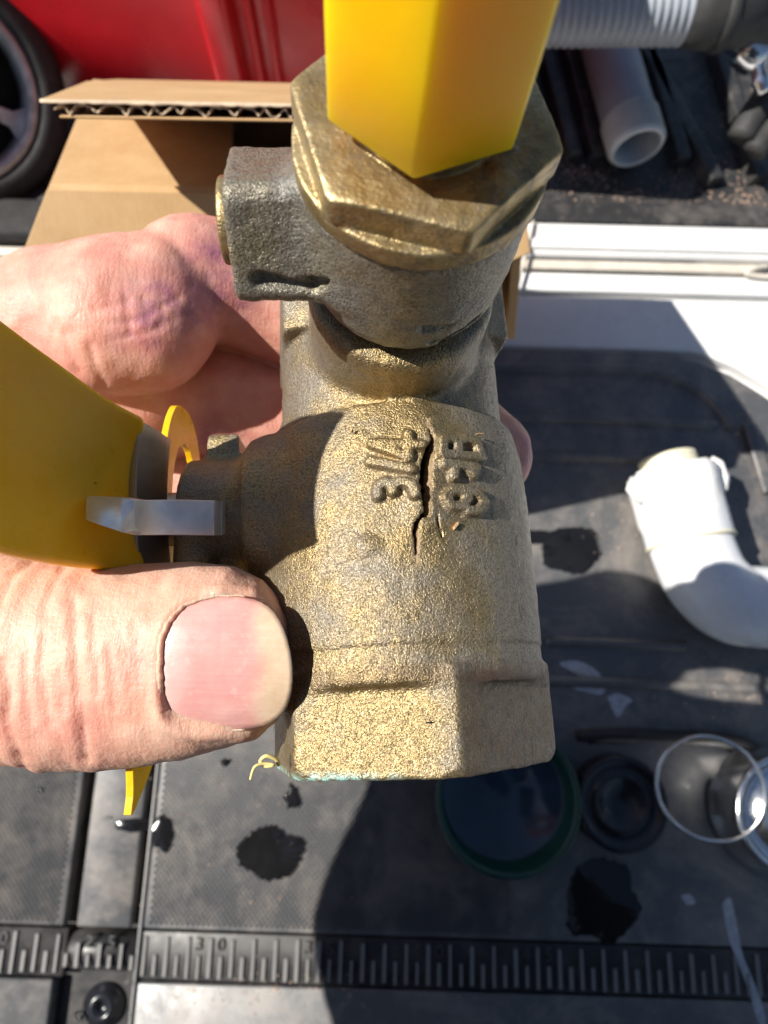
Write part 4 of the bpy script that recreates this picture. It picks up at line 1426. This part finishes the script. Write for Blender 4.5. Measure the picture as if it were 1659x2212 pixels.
# ------------------------------------------------------------------ things in the bed
# red fuel can
_a = math.radians(-12)
can = empty('red_fuel_can', (40, 306, -4), [[math.cos(_a), -math.sin(_a), 0], [math.sin(_a), math.cos(_a), 0], [0, 0, 1]])
tag(can, 'red plastic fuel can standing behind the cardboard box', 'fuel can')
CO = np.array([56, 328, -4.0])
def can_mesh():
    v, f = [], []
    lv = [(-4, -6), (4, 0), (60, 0), (120, 0), (175, 0), (190, -8), (196, -24)]
    N = None
    for z, off in lv:
        pl = rounded(-225 - off, 56 + off, 328 - off, 520 + off, 22 + off * 0.5)
        N = len(pl)
        v += [np.array([x, y, z]) - CO for x, y in pl]
    for i in range(len(lv) - 1):
        for k in range(N):
            f.append((i * N + k, i * N + (k + 1) % N, (i + 1) * N + (k + 1) % N, (i + 1) * N + k))
    f.append(tuple(range(N - 1, -1, -1))); f.append(tuple((len(lv) - 1) * N + k for k in range(N)))
    return v, f
v, f = can_mesh()
mk('can_body', v, f, M_RED, can, True)
for xa, xb in ((-88, -72), (-66, -61), (-55, -51)):
    mk('moulded_rib', [np.asarray(a) - CO for a in boxv((xa, 318 if xb - xa > 10 else 323, 4), (xb, 330, 170))], BOXF, M_RED, can, True, None, 3.0, 3)
mk('can_handle', *[[np.asarray(a) - CO for a in tubev(spline([(-150, 420, 190), (-130, 420, 222), (-40, 420, 222), (-10, 420, 190)], 20), 12, 14)[0]], tubev(spline([(-150, 420, 190), (-130, 420, 222), (-40, 420, 222), (-10, 420, 190)], 20), 12, 14)[1]], M_RED, can)

# wheel at the left
M_ALU = simple('scuffed_alloy', (0.46, 0.46, 0.46), 0.5, 0.4, 0.3, 8)
wc = G(-135, 185, 46)
wz = CPOS - wc; wz = wz / np.linalg.norm(wz) + np.array([0.12, 0, 0])
WA = frame_z(wz, (1, 0, 0))
wheel = empty('cart_wheel', wc, WA)
tag(wheel, 'black rubber wheel with scuffed silver rim at the left edge', 'wheel')
v, f = lathev([(49, -16), (53, -19), (61, -17), (66, -10), (67, 0), (66, 10), (61, 17), (53, 19), (49, 16)], 64, closed=True)
mk('tyre', v, f, M_RUBBER, wheel)
v, f = lathev([(49.5, -14), (49.5, 15), (46.5, 17), (43.5, 15.5), (43, 6), (43, -14)], 64, closed=True)
RIM = mk('rim', v, f, M_ALU, wheel)
v, f = lathev([(0, -9), (43.2, -9), (43.2, -12), (0, -12)], 48)
mk('dark_disc', v, f, M_RUBBER, RIM)  # black disc added behind the spokes to darken the openings
v, f = lathev([(0, 12), (9, 12), (11, 10), (11, -12), (0, -12)], 32)
mk('hub', v, f, M_ALU, RIM)
for k in range(5):
    a = math.radians(-8 + 72 * k)
    u = np.array([math.cos(a), math.sin(a), 0]); w = np.array([-math.sin(a), math.cos(a), 0])
    v, f = [], []
    for rr_, hw, z in ((9, 5, 8), (24, 3.5, 6.5), (37, 4.5, 7), (45, 12, 9)):
        for sx, zz in ((-1, z), (1, z), (1, z - 5), (-1, z - 5)):
            v.append(u * rr_ + w * hw * sx + np.array([0, 0, zz]))
    for i in range(3):
        for q in range(4):
            f.append((i * 4 + q, i * 4 + (q + 1) % 4, (i + 1) * 4 + (q + 1) % 4, (i + 1) * 4 + q))
    mk('spoke', v, f, M_ALU, RIM, True, None, 0.8)

# grey threaded pipe
pe, pf = G(1376, 318, 17), G(1302, 70, 17)
pd = (pf - pe) / np.linalg.norm(pf - pe)
pd = pd + np.array([0, 0, 0.02]); pd /= np.linalg.norm(pd)
pipe = empty('grey_pipe', pe - np.array([0, 0, 17]))
tag(pipe, 'grey plastic pipe with pale threaded end lying in the bed', 'pipe')
PA = frame_z(pd, (0, 0, 1))
v, f = lathev([(13.2, 0), (15.4, 0.4), (15.9, 2), (15.9, 24), (15.9, 300), (13.2, 300), (13.2, 30)], 40, PA, (0, 0, 17), closed=True)
mk('pipe_tube', v, f, M_CONDUIT, pipe)
prof = [(13.6, -1.2), (15.4, -0.8)]
for k in range(9):
    prof += [(15.7, 0.4 + 2.2 * k), (17.1, 1.5 + 2.2 * k)]
prof += [(16.2, 20.5), (13.6, 20.5)]
v, f = lathev(prof, 40, PA, (0, 0, 17), closed=True)
mk('threaded_end', v, f, M_CONDUITL, pipe)

# corrugated hose lying across it
ha, hb = W(1080, 22, 352), W(1478, 18, 352)
hose = empty('corrugated_hose', (ha + hb) / 2)
tag(hose, 'grey corrugated hose lying above the grey pipe', 'hose')
hd = hb - ha; HL = np.linalg.norm(hd)
HA = frame_z(hd, (0, 0, 1))
prof = []
k = 0
z = -HL / 2
while z < HL / 2:
    prof += [(15.6, z), (16.8, z + 1.2), (16.8, z + 2.4), (15.6, z + 3.6)]
    z += 4.2
prof += [(13, HL / 2), (13, -HL / 2)]
v, f = lathev(prof, 36, HA, closed=True)
mk('hose_tube', v, f, M_CONDUIT, hose)
# black coupling and cord beyond the hose
cp = empty('black_hose_coupling', W(1530, 20, 352))
tag(cp, 'black rubber coupling at the end of the corrugated hose', 'coupling')
v, f = lathev([(0, -14), (12, -14), (17, -12), (18, 0), (17, 22), (14, 24), (14, 60), (0, 60)], 36, HA)
mk('coupling_body', v, f, M_RUBBER, cp)
v, f = lathev([(18.2, 4), (19.4, 5), (19.4, 9), (18.2, 10)], 36, HA)
mk('clamp_band', v, f, M_RUBBER, cp)
# ratchet tool at right edge
rt = empty('ratchet_tool', G(1640, 180, 6))
tag(rt, 'black and chrome tool at the right edge on the bed liner', 'tool')
RO = G(1640, 180, 6)
pts = [W(1560, 40, 372), W(1600, 80, 372), W(1625, 108, 374)]
v, f = tubev([a - RO for a in spline(pts, 10)], 9, 20); mk('blue_grip', v, f, M_LIQ, rt)
pts = [W(1612, 92, 372), W(1645, 125, 374)]
v, f = tubev([a - RO for a in spline(pts, 4)], [11.5, 11.8, 11.5, 10.5], 24); mk('chrome_collar', v, f, M_CHROME, rt, True, None, 0.8)
pts = [W(1640, 115, 370), W(1640, 160, 372), W(1652, 200, 374)]
v, f = tubev([a - RO for a in spline(pts, 10)], [5, 4.5, 4, 3.6, 3.6, 4, 4.6, 4.2, 4, 3.8], 14); mk('chrome_link', v, f, M_CHROME, rt)
pts = [W(1660, 205, 388), W(1628, 250, 392), W(1600, 300, 395)]
v, f = tubev([a - RO for a in spline(pts, 10)], 8, 16); mk('black_handle', v, f, M_RUBBER, rt)
pts = [W(1700, 250, 388), W(1660, 290, 392), W(1628, 330, 395)]
v, f = tubev([a - RO for a in spline(pts, 10)], 7, 16); mk('black_handle', v, f, M_RUBBER, rt)
pts = [G(1152, 478, 4), G(1140, 530, 5), G(1118, 615, 4), G(1108, 660, 2)]
c0 = pts[-1].copy()
v, f = tubev([a - c0 for a in spline(pts, 20)], 1.1, 8)
o = mk('twine', v, f, M_CREAM, None, True); o.location = Vector(c0) * S
tag(o, 'pale twine hanging over the white sill beside the box', 'twine')
pts = [G(1659, 575, 3), G(1630, 580, 4), G(1612, 590, 3), G(1640, 597, 2), G(1700, 600, 2)]
c0 = pts[0].copy()
v, f = tubev([a - c0 for a in spline(pts, 20)], 1.6, 8)
o = mk('rope_end', v, f, M_CREAM, None, True); o.location = Vector(c0) * S
tag(o, 'frayed cream rope end on the sill at the right edge', 'rope')

# ------------------------------------------------------------------ things on the tailgate
# white pvc elbow
el = [(1438, 985), (1452, 1030), (1475, 1120), (1497, 1190), (1528, 1255), (1580, 1300), (1650, 1312), (1800, 1318)]
E = np.array([G(x, y, 21) for x, y in el]); e_o = np.array([E[3][0], E[3][1], 0.0])
elbow = empty('pvc_elbow', e_o)
tag(elbow, 'white plastic pipe elbow with dried glue on its socket, lying on the tailgate', 'pipe elbow')
sp = spline(E[2:], 40)
v, f = tubev(sp - e_o, 19.8, 36); mk('elbow_bend', v, f, M_PVC, elbow)
d0 = E[1] - E[3]; d0 /= np.linalg.norm(d0)
b0 = E[2] * 0.3 + E[3] * 0.7
A0 = frame_z(d0, (0, 0, 1))
v, f = lathev([(18, -1), (20.6, -1), (21.0, 0.2), (21.0, 34), (20.0, 35), (16, 35), (16, -1)], 48, A0, b0 - e_o)
SOCK = mk('socket', v, f, M_PVC, elbow)
v, f = lathev([(20.0, -1.6), (21.4, -1.4), (21.4, 0.0), (20.0, 0.2)], 48, A0, b0 - e_o, closed=True)
mk('socket_seam', v, f, M_PVCC, elbow)
vv_, ff_ = lathev([(20.9, 6), (21.2, 12), (21.4, 20), (21.8, 27), (22.2, 33), (21.4, 36.4), (17, 36.8), (15, 36)], 64, A0, b0 - e_o)
vv_ = np.array(vv_)
rr_ = vnoise(vv_ * 0.16, 21) * 1.1 + vnoise(vv_ * 0.4, 22) * 0.6
ax_ = vv_ - (b0 - e_o); ra_ = ax_ - np.outer(ax_ @ d0, d0); ra_ /= np.linalg.norm(ra_, axis=1)[:, None]
mk('dried_glue', vv_ + ra_ * rr_[:, None] + np.outer(rr_ * 0.6, d0), ff_, M_GLUE, SOCK)
v, f = lathev([(11, 30), (14.6, 30), (14.6, 40.5), (13.8, 41.6), (14.6, 42.6), (14.2, 44.6), (11.8, 45), (11, 30)], 40, A0, b0 - e_o)
mk('spigot', v, f, M_PVCC, elbow)
v, f = tubev([b0 - e_o + A0 @ np.array(q) for q in ((-20.5, 6, 22), (-22.6, 6, 28), (-23.0, 5, 36), (-21, 4, 40))], [2.4, 2.8, 2.4, 1.0], 10); mk('glue_drip', v, f, M_GLUE, SOCK)
v, f = tubev([b0 - e_o + A0 @ np.array(q) for q in ((20.5, 6, 22), (22.6, 6, 27), (24.0, 5, 30), (22, 4, 36))], [2.2, 3.4, 3.0, 1.0], 10); mk('glue_drip', v, f, M_GLUE, SOCK)

def cup(name, px, py, prof, mat, label, cat, n=56):
    c = G(px, py, 0)
    o = empty(name, c)
    tag(o, label, cat)
    v, f = lathev(prof, n); mk(name + '_wall' if False else 'outer_shell', v, f, mat, o)
    return o
c1 = cup('green_cup', 1080, 1712, [(0, 0.3), (28, 0.3), (29, 1.5), (32.2, 23), (32.8, 24), (31.4, 24.4), (30.0, 23), (27.8, 4), (0, 3.5)], M_GREEN, 'dark green round cup in the shade below the valve', 'cup')
v, f = lathev([(0, 8), (28.0, 8), (28.4, 8.6)], 48); mk('glue_film', v, f, M_LIQ, c1)
c2 = cup('black_jar_lid', 1325, 1728, [(0, 0.3), (21, 0.3), (21.5, 1), (21.5, 13), (20.5, 14), (18.5, 14), (17.5, 12), (14, 11.6), (13.4, 13), (11, 13), (10.4, 11.4), (0, 11)], M_DARK, 'black ringed jar lid on the shaded liner right of the green cup', 'jar lid')
c3 = cup('steel_can', 1656, 1744, [(0, 0.3), (28, 0.3), (29, 1), (29, 4), (27, 6), (25.6, 21), (26.4, 23), (25.4, 24.4), (23.4, 23), (22.6, 20), (16, 20.4), (14.6, 23.5), (12.6, 23.5), (12, 16), (0, 16)], M_CHROME, 'shiny round metal can lid at the right edge of the tailgate', 'can')
rc = G(1532, 1702, 23)
ring = empty('wire_ring', rc - np.array([0, 0, 22.6]))
tag(ring, 'thin bright metal ring leaning against the shiny can', 'ring')
RA = frame_z((-0.34, -0.06, 1))
v, f = lathev([(22.4 + 0.9 * math.cos(t), 1.2 * math.sin(t)) for t in np.linspace(0, 2 * math.pi, 12, endpoint=False)], 64, RA, (0, 0, 22.6), closed=True)
mk('ring_wire', v, f, M_CHROME, ring)
pts = [G(x, y, 3) for x, y in ((1248, 1590), (1330, 1584), (1450, 1590), (1560, 1594), (1625, 1612), (1668, 1650), (1700, 1700))]
c0 = pts[2].copy()
v, f = tubev([a - c0 for a in spline(pts, 40)], 2.6, 10)
o = mk('rubber_strap', v, f, M_RUBBER, None, True); o.location = Vector(c0) * S
tag(o, 'thin black rubber strap curving over the liner behind the wire ring', 'strap')
